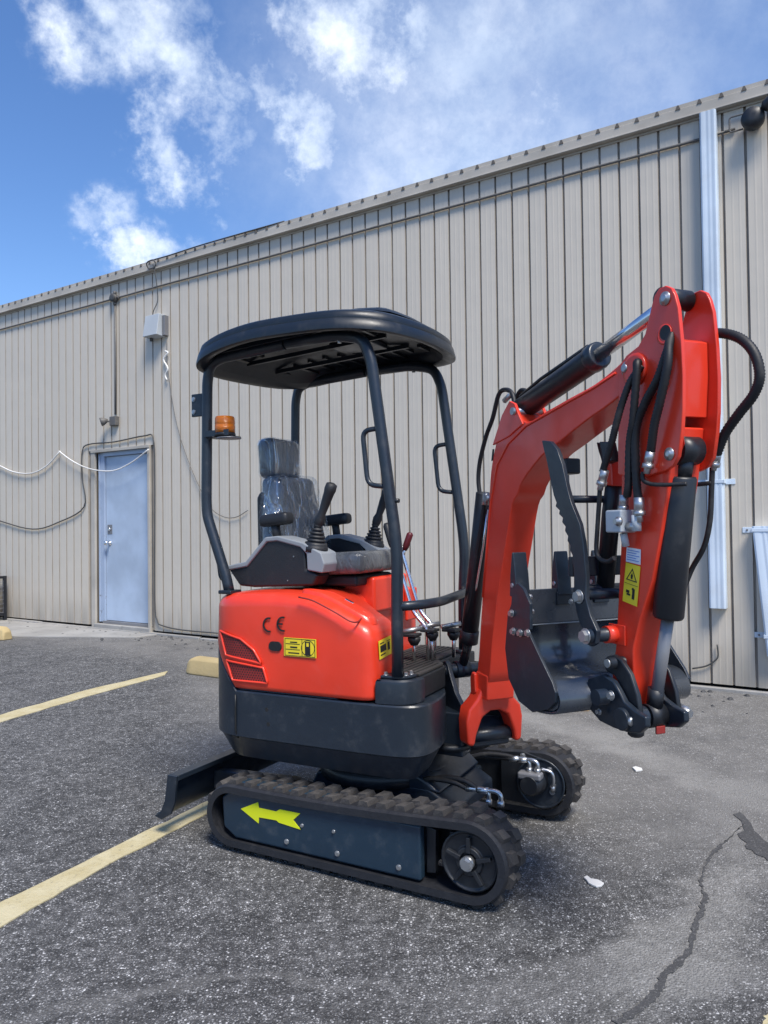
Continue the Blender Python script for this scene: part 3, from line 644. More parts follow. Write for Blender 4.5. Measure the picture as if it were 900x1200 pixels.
# wire-mesh crate at the far left
c0 = [(-1.7671,0.6043),(-1.7703,-0.027)]
t = thing('mesh_crate', 'dark metal mesh crate against the wall at the far left', 'crate', XW(c0[0][0] - .45, .35, 0), math.atan2(WD.y, WD.x))
cu1 = c0[0][0] + .02; cu0 = cu1 - .9; zt = c0[0][1] + .02
for (a, b) in ((cu0, .08), (cu1, .08), (cu0, .62), (cu1, .62)): MB().box(XW, a - .02, a + .02, b - .02, b + .02, .0, zt).build('corner_post', BLACK, t, bevel=.003)
for b in (.08, .62):
    for z in (.09, zt - .02): MB().box(XW, cu0 + .02, cu1 - .02, b - .015, b + .015, z - .015, z + .015).build('rail', BLACK, t)
for a in (cu0, cu1):
    for z in (.09, zt - .02): MB().box(XW, a - .015, a + .015, .10, .60, z - .015, z + .015).build('rail', BLACK, t)
m = MB()
for i in range(15): a = cu0 + .06 * i + .03; m.box(XW, a - .003, a + .003, .615, .621, .1, zt - .03)
for i in range(9): z = .12 + .06 * i; m.box(XW, cu0 + .02, cu1 - .02, .622, .628, z - .003, z + .003)
for i in range(9): a = .10 + .06 * i; m.box(XW, cu1 - .003, cu1 + .003, a - .003, a + .003, .1, zt - .03)
for i in range(9): z = .12 + .06 * i; m.box(XW, cu1 + .004, cu1 + .009, .1, .6, z - .003, z + .003)
m.build('wire_mesh', STEELG, t, kind='stuff')
MB().box(XW, cu0 + .05, cu1 - .05, .13, .57, .10, zt - .12).build('inner_bin', NAVY, t, bevel=.01)

# wheel stops
def wstop(p, yaw, label, ln=1.8):
    t = thing('wheel_stop', label, 'wheel stop', (p[0], p[1], 0), yaw, 'yellow wheel stops')
    X = lambda a, b, c: Matrix.Rotation(yaw, 3, 'Z') @ Vector((a, b, c)) + Vector((p[0], p[1], 0))
    rg = []
    for a, k in ((-ln / 2, .62), (-ln / 2 + .035, .86), (-ln / 2 + .09, 1), (ln / 2 - .09, 1), (ln / 2 - .035, .86), (ln / 2, .62)):
        rg.append([X(a, b * k, c * (k if c > .01 else 1)) for b, c in ((-.085, .0), (-.085, .03), (-.06, .125), (-.035, .145), (.035, .145), (.06, .125), (.085, .03), (.085, 0))])
    MB().rings(rg, True, True, True, False).build('concrete_bar', CURB, t, bevel=.012, seg=3)
    for a in (-ln * .3, ln * .3): MB().cyl(X(a, 0, .14), X(a, 0, .150), .012, 10).build('spike_head', STEELG, t)
ya = math.atan2(WD.y, WD.x)
s0 = (-1.7119,6.5094); s1 = (-4.1966,8.479)
p = Vector(s0) + Vector((WD.x, WD.y)) * .88 + Vector((-WN.x, -WN.y)) * .05; wstop(p, ya, 'yellow wheel stop half hidden behind the excavator body')
p = Vector(s1) - Vector((WD.x, WD.y)) * 1.08 + Vector((-WN.x, -WN.y)) * .05; wstop(p, ya, 'yellow wheel stop at the far left edge near the mesh crate')
# litter
d0 = [(0.6867,2.6664),(0.7021,2.6788),(0.7101,2.6531),(0.732,2.6462),(0.7455,2.6209),(0.7314,2.6029),(0.7122,2.5973),(0.7011,2.6097),(0.6927,2.6223),(0.6906,2.6473)]
o = MB().prism(XG, d0, .001, .008, 'c').build('paper_scrap', PATCH, bevel=.002); recenter(o); tag(o, 'flattened white scrap lying on the asphalt right of the near track', 'litter')
d0 = [(1.2468,3.8435),(1.2684,3.8561),(1.2894,3.8285),(1.2847,3.8022),(1.2465,3.7905)]
o = MB().prism(XG, d0, .001, .01, 'c').build('paper_scrap', PATCH, bevel=.002); recenter(o); tag(o, 'small white scrap on the asphalt below the bucket', 'litter')
w0 = Vector((1.3007,5.0639))
o = MB().box(lambda a, b, c: XG(w0.x + a, w0.y + b, c), -.16, .05, -.04, .04, 0, .055).build('wood_block', WOOD, bevel=.003); recenter(o); tag(o, 'small raw wooden block on the ground behind the bucket', 'wood block')
m = MB(); rnd = random.Random(11)
for i in range(260):
    u = rnd.uniform(-3, 10); nn = .06 + abs(rnd.gauss(0, .22)); r = rnd.uniform(.006, .018)
    p = XW(u, nn, .0); m.add([p + Vector((r * rnd.uniform(.7, 1.3) * a, r * rnd.uniform(.7, 1.3) * b, c)) for a, b, c in ((-1, -1, 0), (1, -1, 0), (1, 1, 0), (-1, 1, 0), (-.5, -.5, r), (.5, -.5, r * .8), (.5, .5, r), (-.5, .5, r * .7))], [(0, 1, 5, 4), (1, 2, 6, 5), (2, 3, 7, 6), (3, 0, 4, 7), (4, 5, 6, 7)])
o = m.build('gravel', FILL, kind='stuff'); o['label'] = 'loose grey gravel scattered along the foot of the wall'; o['category'] = 'gravel'

# ================================================================== EXCAVATOR
EX = thing('mini_excavator', 'red and dark grey mini excavator with canopy, rubber tracks and folded bucket', 'excavator', XM(.3, .5, 0), math.atan2(T.y, T.x))
def part(mb, name, mat, parent=None, **k): return mb.build(name, mat, parent or EX, **k)

# ---- tracks
HUBF = (.775, .154); RF = .136; HUBR = (-.205, .138); RR = .120; LUGH = .016
def track_path(r_off=0.0, n=22):
    """closed side profile of the belt's outer face"""
    rf, rr = RF + r_off, RR + r_off
    dx, dz = HUBF[0] - HUBR[0], HUBF[1] - HUBR[1]; D = math.hypot(dx, dz); base = math.atan2(dz, dx); off = math.acos((rr - rf) / D)
    o = []
    # from top rear -> top front -> round the sprocket -> bottom -> idler
    af0 = base + math.pi - off; af1 = base - (math.pi - off)
    at = base + off if False else None
    top_n = Vector((math.cos(base + math.acos((rr - rf) / -D)), math.sin(base + math.acos((rr - rf) / -D))))
    ang_top = math.atan2(top_n.y, top_n.x)
    ang_bot = 2 * base - ang_top
    pf = lambda a, c, r: (c[0] + r * math.cos(a), c[1] + r * math.sin(a))
    a, b = pf(ang_top, HUBR, rr), pf(ang_top, HUBF, rf)
    for k in range(n):
        t = k / n; sag = -.010 * math.sin(math.pi * t) ; o.append((a[0] + (b[0] - a[0]) * t, a[1] + (b[1] - a[1]) * t + sag))
    for k in range(n): o.append(pf(ang_top + (ang_bot - ang_top) * k / n, HUBF, rf))
    a, b = pf(ang_bot, HUBF, rf), pf(ang_bot, HUBR, rr)
    for k in range(n): t = k / n; o.append((a[0] + (b[0] - a[0]) * t, a[1] + (b[1] - a[1]) * t))
    e = ang_top - 2 * math.pi
    for k in range(n): o.append(pf(ang_bot + (e - ang_bot) * k / n, HUBR, rr))
    return o
outer = track_path(0); inner = track_path(-.030); inner2 = track_path(-.042)
seglen = [0]
for i in range(len(outer)): a, b = outer[i], outer[(i + 1) % len(outer)]; seglen.append(seglen[-1] + math.hypot(b[0] - a[0], b[1] - a[1]))
PER = seglen[-1]
def at_len(d):
    d %= PER
    for i in range(len(outer)):
        if seglen[i + 1] >= d:
            a, b = outer[i], outer[(i + 1) % len(outer)]; t = (d - seglen[i]) / (seglen[i + 1] - seglen[i]); L = math.hypot(b[0] - a[0], b[1] - a[1])
            return (a[0] + (b[0] - a[0]) * t, a[1] + (b[1] - a[1]) * t), ((b[0] - a[0]) / L, (b[1] - a[1]) / L)
TW = .165
lug_me = None
def make_track(L0, side):
    """L0 = lateral position of the outer face, side=+1 when the machine lies at larger L"""
    tr = None
    L1 = L0 + TW * side; lo, hi = min(L0, L1), max(L0, L1)
    n = len(outer); secs = []
    m = MB(); rg = []
    prof_ = [(lo, 0, .010), (lo + .012, 1, 0), (hi - .012, 1, 0), (hi, 0, .010), (hi, 2, 0), (hi - .03, 3, 0), (lo + .03, 3, 0), (lo, 2, 0)]
    near_ = track_path(-.006); mid_ = track_path(-.031); inn = track_path(-.024)
    src_ = {0: near_, 1: outer, 2: mid_, 3: inn}
    for i in range(n): rg.append([XM(src_[k][i][0], l, src_[k][i][1]) for l, k, _ in prof_])
    rg.append(rg[0])
    m.rings(rg, True, False, False, True)
    tr = part(m, 'track', RUBS, bevel=.0, label='rubber crawler track')
    for p in tr.data.polygons: p.use_smooth = False
    # bars on the inside
    NP = 38
    exM = base_matrix(EX).inverted()
    global lug_me
    if lug_me is None:
        mm = MB(); w = .060; bl = .023; tl = .016; h = LUGH
        vs = []
        for (x, y, z) in [(-bl, 0, -.004), (bl, 0, -.004), (bl + .010, w, -.004), (-bl + .010, w, -.004), (-tl, .006, h), (tl, .003, h), (tl + .010, w - .004, h * .92), (-tl + .010, w - .008, h * .92)]: vs.append((x, y, z))
        me = bpy.data.meshes.new('tread_lug'); me.from_pydata(vs, [], [(3, 2, 1, 0), (4, 5, 6, 7), (0, 1, 5, 4), (1, 2, 6, 5), (2, 3, 7, 6), (3, 0, 4, 7)]); me.materials.append(RUB); lug_me = me
    rnd = random.Random(int(L0 * 100) + 3)
    for i in range(NP):
        for row in (0, 1):
            (x, z), (tx, tz) = at_len((i + .5 * row) * PER / NP)
            o = bpy.data.objects.new('tread_lug', lug_me); C.objects.link(o); o.parent = tr
            # local frame: X along belt, Y across, Z outward
            ex = (T * tx + Vector((0, 0, tz))); out_ = (T * -tz + Vector((0, 0, tx)))
            ey = LN if row == 0 else -LN
            # keep it right-handed: flip along for the second row
            if row == 0: mat_ = Matrix(((ex.x, ey.x, out_.x), (ex.y, ey.y, out_.y), (ex.z, ey.z, out_.z)))
            else: mat_ = Matrix(((-ex.x, ey.x, out_.x), (-ex.y, ey.y, out_.y), (-ex.z, ey.z, out_.z)))
            pos = XM(x, (lo + .018) if row == 0 else (hi - .018), z)
            M4 = mat_.to_4x4(); M4.translation = pos
            o.matrix_basis = exM @ M4
            s_ = rnd.uniform(.88, 1.08); o.scale = (s_, rnd.uniform(.95, 1.05), rnd.uniform(.85, 1.1))
    return tr
nt = make_track(0.0, 1)
ftk = make_track(1.0, -1)
# sprocket, idler, rollers of each side
def running_gear(L0, side):
    mid = L0 + TW / 2 * side
    def dsk(name, c, prof, mat, seg=28):
        return part(MB().lathe(XM(c[0], L0, c[1]), LN * side, prof, seg), name, mat)
    sp = MB(); sp.lathe(XM(HUBF[0], L0, HUBF[1]), LN * side, [(.03, .097), (.022, .101), (.018, .094), (.024, .088), (.026, .05), (.015, .045), (.015, .03), (.05, .03), (.05, .088), (.11, .088)], 28)
    for k in range(11):
        a = 2 * math.pi * k / 11 + .1; ca, sa = math.cos(a), math.sin(a)
        q = lambda r, d: (HUBF[0] + r * ca - d * sa, HUBF[1] + r * sa + d * ca)
        sp.prism(XM, [q(.07, -.014), q(.100, -.010), q(.107, 0), q(.10, .010), q(.07, .014)], L0 + side * .045, L0 + side * .10, 'b')
    spo = part(sp, 'sprocket', BLACK, bevel=.003)
    m = MB()
    for k in range(5):
        a = 2 * math.pi * k / 5 + .3; ca, sa = math.cos(a), math.sin(a); q = lambda r, d: (HUBF[0] + r * ca - d * sa, HUBF[1] + r * sa + d * ca)
        m.prism(XM, [q(.03, -.008), q(.08, -.006), q(.08, .006), q(.03, .008)], L0 + side * .008, L0 + side * .024, 'b')
    m.build('sprocket_rib', BLACK, spo, bevel=.002)
    m = MB(); m.cyl(XM(HUBF[0], L0 + side * .02, HUBF[1]), XM(HUBF[0], L0 - side * .002, HUBF[1]), .022, 16); m.hexbolt(XM(HUBF[0], L0 - side * .002, HUBF[1]), -LN * side, .021, .013)
    m.build('hub_bolt', ZINC, spo)
    dsk('idler', HUBR, [(.065, .088), (.06, .092), (.06, .06), (.055, .05), (.055, .02), (.13, .02), (.13, .092), (.12, .088)], BLACK)
    for s in (.02, .28, .545):
        part(MB().lathe(XM(s, L0 + side * .058, .062), LN * side, [(0, .03), (.004, .034), (.025, .034), (.03, .025), (.055, .025), (.06, .034), (.08, .034), (.085, .03)], 18), 'track_roller', BLACK)
running_gear(0.0, 1); running_gear(1.0, -1)
# side cover plate with its arrow
pl_ = [(-.262, .205), (-.205, .245), (.60, .245), (.645, .24), (.64, .06), (.60, .05), (-.195, .05), (-.25, .085)]
cvr = MB(); z_in = [(-.245, .198), (-.20, .222), (.600, .222), (.605, .06), (-.19, .06), (-.236, .09)]
cvr.prism(XM, [(-.262, .20), (-.205, .238), (.60, .238), (.60, .050), (-.195, .050), (-.254, .085)], .020, .058, 'b')
cv = part(cvr, 'track_frame_cover', NAVYB, bevel=.010, seg=3)
part(MB().prism(XM, [(.602, .225), (.640, .218), (.636, .070), (.602, .065)], .060, .085, 'b'), 'track_frame', BLACK, bevel=.004)
MB().prism(lambda a, b, c: XM(b, a, c), [(.021, .236), (.050, .262), (.120, .262), (.120, .256), (.054, .256), (.025, .232)], -.195, .602, 'b').build('cover_flange', NAVYB, cv, bevel=.002)
ar = [(-0.1647,0.1689),(-0.0821,0.2077),(-0.0779,0.187),(0.0019,0.1861),(0.0195,0.1975),(0.1119,0.1977),(0.0794,0.1679),(0.1129,0.1391),(0.0145,0.1475),(0.0033,0.1539),(-0.0783,0.1512),(-0.0804,0.128)]
MB().prism(XM, ar, .0178, .0199, 'b').build('arrow_sticker', YELG, cv, label='yellow arrow pointing to the rear')
for s, z, r in [(.049, .083, .009), (.27, .082, .009), (.517, .083, .009), (.119, .155, .006), (.256, .158, .006)]:
    MB().hexbolt(XM(s, .020, z), -LN, r, .007).build('bolt', ZINC, cv)
part(MB().box(XM, -.24, .62, .075, .14, .08, .235), 'track_beam', BLACK, bevel=.006)
part(MB().box(XM, -.24, .62, .86, .925, .08, .235), 'track_beam', BLACK, bevel=.006)
part(MB().lathe(XM(-.16, .05, .235), -LN, [(0, .018), (.02, .018), (.024, .01)], 10), 'grease_nipple', WHT)
# centre frame
m = MB(); m.prism(XM, [(-.05, .16), (.0, .26), (.50, .26), (.61, .20), (.61, .15), (.52, .12), (.0, .12)], .30, .70, 'b')
m.prism(XM, [(.06, .14), (.06, .215), (.18, .215), (.18, .14)], .13, .30, 'b').prism(XM, [(.38, .14), (.38, .19), (.50, .19), (.50, .14)], .13, .30, 'b')
m.prism(XM, [(.06, .14), (.06, .215), (.18, .215), (.18, .14)], .70, .87, 'b').prism(XM, [(.38, .14), (.38, .19), (.50, .19), (.50, .14)], .70, .87, 'b')
part(m, 'centre_frame', NAVY, bevel=.012, seg=3)
m = MB(); m.prism(XM, [(.20, .235), (.20, .33), (.40, .33), (.50, .285), (.55, .245)], .30, .72, 'b'); part(m, 'slew_base', NAVY, bevel=.015, seg=3)
part(MB().lathe(XM(.22, .48, .25), Vector((0, 0, 1)), [(0, .27), (.05, .27), (.055, .25), (.12, .25)], 40), 'slew_ring', BLACK)
# drive motors and their hoses
def motor(L0, side, full):
    X = XM
    m = MB(); m.prism(X, [(.60, .275), (.70, .285), (.80, .262), (.855, .20), (.865, .15), (.83, .085), (.72, .065), (.60, .07)], L0 - .014 * side, L0, 'b'); g = part(m, 'motor_guard', BLACK, bevel=.004)
    MB().lathe(X(HUBF[0], L0 - .015 * side, HUBF[1] + .01), -LN * side, [(0, .104), (.006, .104), (.006, .096), (.001, .095)], 40).build('guard_ring', NAVY, g)
    for s, z in ((.815, .225), (.825, .135), (.70, .268)): MB().hexbolt(X(s, L0 - .016 * side, z), -LN * side, .011, .010).build('bolt', ZINC, g)
    MB().box(X, .705, .745, L0 - .0165 * side, L0 - .0145 * side, .105, .150).build('rating_plate', GREYP, g)
    mo = part(MB().lathe(X(.75, L0 - .014 * side, .175), -LN * side, [(0, .058), (.03, .056), (.035, .048), (.075, .046), (.082, .036), (.088, .036)], 24), 'drive_motor', BLACK)
    part(MB().box(X, .70, .80, L0 - .10 * side, L0 - .045 * side, .195, .225), 'port_block', STEELG, bevel=.01)
    for dz, ds, ln_ in ((.0, .0, .22), (.012, .035, .30)):
        p0 = Vector((.745 + ds, L0 - .07 * side, .225)) if side > 0 else Vector((.745 + ds * 1.3, L0 + .12, .250)); p1 = p0 + Vector((0, 0, .035))
        f = [X(*p0), X(*p1), X(p1.x - .02, p1.y, p1.z + .012), X(p1.x - .055, p1.y, p1.z + .010)]
        part(MB().tube(smooth_path(f, 5), .0085, 8).cyl(X(p0.x, p0.y, p0.z - .002), X(p0.x, p0.y, p0.z + .016), .013, 6).cyl(X(p1.x - .045, p1.y, p1.z + .0105), X(p1.x - .085, p1.y, p1.z + .005), .0115, 10), 'hose_fitting', FITT)
        up = .0 if side > 0 else .028
        h = [X(p1.x - .08, p1.y, p1.z + .006), X(p1.x - .14, p1.y, p1.z + .004 + dz + up * .6), X(p1.x - .24, p1.y - .02 * side, p1.z - .0 + dz + up * .4), X(p1.x - .34, p1.y - .06 * side, p1.z - .03)]
        part(MB().tube(smooth_path(h, 5), .010, 8), 'hydraulic_hose', HOSE)
    part(MB().tube(smooth_path([X(.79, L0 - .05 * side, .235), X(.83, L0 - .045 * side, .225), X(.838, L0 - .04 * side, .19), X(.83, L0 - .03 * side, .16)], 5), .007, 8).cyl(X(.83, L0 - .03 * side, .165), X(.83, L0 - .02 * side, .14), .011, 6), 'case_drain_pipe', FITT)
motor(.835, 1, True); motor(.165, -1, True)

# ---- dozer blade (on the ground side, at the rear of the upper body)
m = MB(); pb = [(-.590, .085), (-.555, .105), (-.535, .15), (-.527, .20), (-.520, .256), (-.468, .256), (-.468, .235), (-.502, .225), (-.506, .18), (-.512, .14), (-.535, .095), (-.575, .068)]
m.prism(XM, pb, .0, .94, 'b'); bl = part(m, 'dozer_blade', NAVY, bevel=.003)
MB().prism(XM, [(-.590, .080), (-.555, .10), (-.532, .15), (-.523, .20), (-.516, .2565), (-.466, .2565), (-.478, .15), (-.50, .10), (-.55, .07)], -.012, -.0005, 'b').build('blade_end_plate', NAVY, bl, bevel=.002)
for l in (.28, .70): part(MB().prism(XM, [(-.51, .12), (-.51, .20), (-.1, .22), (.02, .2), (.02, .15), (-.1, .15)], l - .025, l + .025, 'b'), 'blade_arm', NAVY, bevel=.006)

# ---- upper body shell (dark lower part)
def lat_in(s): return .035 + .025 * max(0, min(1, (s + .25) / .61))
shell = [(-.20, .037), (-.05, .041), (.10, .047), (.25, .053), (.38, .060), (.46, .068), (.525, .086), (.565, .122), (.578, .18), (.572, .27), (.55, .36), (.50, .46), (.46, .56), (.445, .68), (.42, .80), (.36, .838), (.1, .85), (-.20, .855), (-.32, .82), (-.39, .74), (-.425, .62), (-.435, .45), (-.425, .30), (-.40, .19), (-.345, .105), (-.28, .055)]
def dens_loop(P, k=3): return [(p.x, p.y) for p in smooth_loop([(a, b, 0) for a, b in P], k)]
def offset_loop(P, d):
    n = len(P); o = []
    for i in range(n):
        a = Vector(P[i - 1]); c = Vector(P[(i + 1) % n]); t = (c - a).normalized(); nn = Vector((-t.y, t.x))      # loop runs with the inside on the left
        o.append((P[i][0] + nn.x * d, P[i][1] + nn.y * d))
    return o
def loft(name, mat, P, levels, cap_top=True, cap_bottom=True, top_fn=None, split=21, **kw):
    """levels: list of (inset, z or function(s,l))"""
    m = MB(); rg = []
    for ins, z in levels:
        Q = offset_loop(P, ins); rg.append([XM(s, l, z(s, l) if callable(z) else z) for s, l in Q])
    m.rings(rg, True, cap_bottom, cap_top and top_fn is None, True)
    if cap_top and top_fn is not None:
        Q = offset_loop(P, levels[-1][0]); c = (sum(q[0] for q in Q) / len(Q), sum(q[1] for q in Q) / len(Q)); rr = []
        for k in (0, .15, .3, .5, .7, .88, 1.0):
            ring = []
            for s, l in Q:
                a, b = s + (c[0] - s) * k, l + (c[1] - l) * k
                ring.append(XM(a, b, top_fn(a, b, k)))
            rr.append(ring)
        rr[-1] = [XM(c[0], c[1], top_fn(c[0], c[1], 1.0)) + Vector((1e-6 * i, 0, 0)) for i in range(len(Q))]
        m.rings(rr, True, False, False, True)
    o = part(m, name, mat, **kw)
    md = o.modifiers.new('edge_split', 'EDGE_SPLIT'); md.split_angle = rad(split)
    return o
SH = dens_loop(shell, 3)
def ztl(s, l):
    if s > -.20: return .617
    return .617 + min(.15, (-.20 - s) * 1.15)
lower = loft('lower_body', NAVY, SH, [(.10, .335), (.062, .342), (.055, .350), (.010, .432), (.0, .440), (0, .450), (0, lambda s, l: ztl(s, l) - .006), (.004, ztl), (.02, ztl)])
# rear counterweight seam, holes and rubber stop
sm_ = MB(); sm_.tube([XM(-.20, .0335, z) if z > .44 else XM(-.198, .046, z) for z in (.60, .55, .50, .46, .43)], .0035, 6); sm_.build('panel_seam', BLK, lower)
for s, z in ((-.055, .555), (-.048, .50)): MB().lathe(XM(s, lat_in(s) - .0025, z), LN, [(0, .0085), (.004, .0085)], 14).build('bolt_hole', BLK, lower)
MB().lathe(XM(-.405, .235, .60), (-T - LN * .6), [(0, .016), (.02, .016), (.026, .011)], 12).build('rubber_stop', PLAST, lower)
# ---- hood
hood = [(-.20, .034), (-.05, .038), (.10, .044), (.25, .050), (.34, .054), (.375, .062), (.396, .080), (.402, .11), (.402, .20), (.398, .25), (.38, .283), (.34, .30), (.27, .31), (.235, .33), (.22, .37), (.22, .55), (.22, .75), (.20, .82), (.13, .845), (0, .85), (-.20, .85), (-.32, .815), (-.385, .735), (-.42, .61), (-.43, .45), (-.42, .30), (-.395, .188), (-.34, .10), (-.28, .053)]
HD = dens_loop(hood, 3)
def zt(s, l, k=0):
    f = 1.0
    if s < 0: z = 1.0 - .03 * (min(0, s) / -.42) ** 2
    else:
        P = [(0, 1.0), (.08, .997), (.16, .985), (.24, .955), (.32, .918), (.37, .895), (.41, .875)]
        z = P[-1][1]
        for (a, za), (b, zb) in zip(P, P[1:]):
            if a <= s <= b: z = za + (zb - za) * (s - a) / (b - a); break
    return z - max(0, .10 - l) * .05
def zb(s, l): return ztl(s, l) + .007
Rr_ = .05
lv = [(.012, zb), (.0, lambda s, l: zb(s, l) + .006), (-.002, lambda s, l: zb(s, l) + .02), (0, lambda s, l: zb(s, l) + (zt(s, l) - Rr_ - zb(s, l)) * .35), (.0015, lambda s, l: zb(s, l) + (zt(s, l) - Rr_ - zb(s, l)) * .7)]
for k in range(7):
    a = math.pi / 2 * k / 6; lv.append((.003 + Rr_ * (1 - math.cos(a)), (lambda aa: lambda s, l: zt(s, l) - Rr_ + Rr_ * math.sin(aa))(a)))
hd = loft('hood', RED, HD, lv, split=60, top_fn=lambda s, l, k: zt(s, l) + .006 * math.sin(math.pi * min(1, k)))
sb = part(MB().box(XM, .10, .245, .36, .66, .90, 1.045), 'seat_base', RED, bevel=.014, seg=3)
part(MB().box(XM, .246, .262, .62, .72, .84, .98), 'seat_base_flange', RED, bevel=.008)
# sculpted pad on the nose of the hood and the latch
def hoodpt(s, l, e=0): return XM(s, l, zt(s, l) + e)
def pad(X, pts, h, name, mat, parent, inset=.012):
    m = MB(); n = len(pts); c = Vector((sum(p[0] for p in pts) / n, sum(p[1] for p in pts) / n)); r0_ = []; r1_ = []; r2_ = []
    for p in pts:
        d = (c - Vector(p)).normalized() * inset
        r0_.append(hoodpt(p[0], p[1], -.004)); r1_.append(hoodpt(p[0] + d.x * .6, p[1] + d.y * .6, h * .9)); r2_.append(hoodpt(p[0] + d.x * 1.5, p[1] + d.y * 1.5, h))
    m.rings([r0_, r1_, r2_], True, False, True, True); return m.build(name, mat, parent)
pd = smooth_loop([(a, b, 0) for a, b in [(.06, .115), (.16, .108), (.27, .100), (.345, .105), (.372, .13), (.36, .175), (.30, .19), (.18, .185), (.09, .165)]], 4)
pad(None, [(p.x, p.y) for p in pd], .016, 'hood_bulge', RED, hd)
gv = [(0.106,0.0305),(0.163,0.0301),(0.2185,0.0304),(0.2766,0.0304),(0.3266,0.0303),(0.3414,0.0594),(0.3202,0.1396)]
MB().tube(smooth_path([hoodpt(a, b, .001) for a, b in gv], 4), .0035, 6).build('hood_crease', DRED, hd)
MB().lathe(hoodpt(.245, .165, .004), Vector((0, 0, 1)) + T * .4, [(0, .022), (.006, .022), (.008, .014)], 16).build('latch_recess', BLK, hd)
MB().box(lambda a, b, c: hoodpt(.245 + a, .165 + b, c), -.018, .018, -.006, .006, .010, .018).build('latch', CHROME, hd, bevel=.002)
# vents on the flank
def side_L(s): return (.034 + (s + .20) * .029) if s > -.20 else (.034 + (-.20 - s) ** 1.6 * .75)
def XS(s, e, z): return XM(s, side_L(s) - .001 + e * -1, z)        # e>0 = outwards from the flank
def vent(pts, name):
    P = [(p.x, p.y) for p in smooth_loop([(a, b, 0) for a, b in pts], 1)]
    dens = []
    for i in range(len(P)):
        a, b = Vector(P[i]), Vector(P[(i + 1) % len(P)])
        for j in range(5): dens.append(tuple(a.lerp(b, j / 5)))
    m = MB(); n = len(dens); c = (sum(p[0] for p in dens) / n, sum(p[1] for p in dens) / n)
    r = [[XS(c[0] + (p[0] - c[0]) * k, .004, c[1] + (p[1] - c[1]) * k) for p in dens] for k in (1, .66, .33, .01)]
    m.rings(r, True, False, False, True); g = m.build(name, DRED, hd)
    rim = MB(); pts3 = [XS(p[0], .006, p[1]) for p in dens]; pts3.append(pts3[0]); rim.tube(pts3, .0045, 8, cap=False); rim.build('vent_rim', RED, g)
    # louvre holes
    h = MB(); zs = sorted(p[1] for p in dens); ss = sorted(p[0] for p in dens)
    def inside(x, y):
        c_ = False
        for i in range(n):
            x1, y1 = dens[i]; x2, y2 = dens[i - 1]
            if (y1 > y) != (y2 > y) and x < (x2 - x1) * (y - y1) / (y2 - y1) + x1: c_ = not c_
        return c_
    z = zs[0] + .008; row = 0
    while z < zs[-1]:
        s = ss[0] + .004 + (.006 if row % 2 else 0)
        while s < ss[-1]:
            if inside(s, z) and inside(s + .008, z) and inside(s - .006, z) and inside(s, z + .006) and inside(s, z - .006):
                h.add([XS(s + .0034 * math.cos(a), .0050, z + .0030 * math.sin(a)) for a in [math.pi / 3 * q for q in range(6)]], [(0, 1, 2, 3, 4, 5)])
            s += .0118
        z += .0092; row += 1
    h.build('vent_hole', BLK, g, kind='stuff')
vent([(-0.2788,0.8431),(-0.2451,0.7509),(-0.0695,0.7306),(-0.1057,0.7804),(-0.1678,0.8193)], 'air_vent')
vent([(-0.241,0.7311),(-0.2076,0.6569),(-0.0419,0.6581),(-0.0615,0.7149)], 'air_vent')
# fuel-cap hole, CE mark and stickers
hh = (-0.0082,0.7998)
MB().lathe(XS(hh[0] - .012, -.002, hh[1]), -LN, [(0, .018), (.005, .018)], 16).lathe(XS(hh[0] + .010, -.002, hh[1]), -LN, [(0, .018), (.005, .018)], 16).box(lambda a, b, c: XS(hh[0] + a, b, hh[1] + c), -.012, .010, .0, .003, -.018, .018).build('access_hole', BLK, hd)
def arc(m, cs, cz, r, w, a0, a1, e0, e1, n=14, X=XS):
    P = circle(cs, cz, r, n, a0, a1) + list(reversed(circle(cs, cz, r - w, n, a0, a1))); vs = []
    k = len(P); half = n
    vs = [X(p[0], e0, p[1]) for p in P] + [X(p[0], e1, p[1]) for p in P]; fs = []
    for i in range(half - 1):
        j = k - 1 - i; fs += [(i, i + 1, j - 1, j), (k + i, k + j, k + j - 1, k + i + 1)]
    for i in range(k): fs.append((i, (i + 1) % k, k + (i + 1) % k, k + i))
    m.add(vs, fs); return m
ce = [(-0.0313,0.8795),(0.0206,0.8853)]
m = MB(); arc(m, ce[0][0] - .004, ce[0][1], .029, .007, 75, 285, .001, .003); arc(m, ce[1][0] + .008, ce[1][1], .029, .007, 75, 285, .001, .003)
m.box(lambda a, b, c: XS(ce[1][0] + a, b, ce[1][1] + c), -.018, .006, .001, .003, -.0035, .0035); m.build('ce_mark', BLK, hd)
st = [(0.0319,0.8361),(0.1742,0.8414),(0.1734,0.774),(0.0311,0.7671)]
def sticker(X, a0, a1, c0, c1, parent, name='warning_sticker', base=YEL, label=None, fuel=False):
    n = 10; vs = []; fs = []
    for i in range(n + 1):
        a = a0 + (a1 - a0) * i / n
        for c in (c0, c1): vs += [X(a, .0012, c), X(a, .0022, c)]
    for i in range(n): q = 4 * i; fs += [(q + 1, q + 5, q + 7, q + 3), (q, q + 2, q + 6, q + 4), (q, q + 4, q + 5, q + 1), (q + 2, q + 3, q + 7, q + 6)]
    return MB().add(vs, fs).build(name, base, parent, label=label)
s0_, s1_, z0_, z1_ = st[0][0], st[1][0], st[3][1], st[0][1]
sk = sticker(XS, s0_, s1_, z0_, z1_, hd, label='yellow fuel sticker on the hood flank')
m = MB()
def bar(m, X, a0, a1, c0, c1, e0=.0024, e1=.003): m.box(X, a0, a1, e0, e1, c0, c1)
W_, Hh = s1_ - s0_, z1_ - z0_
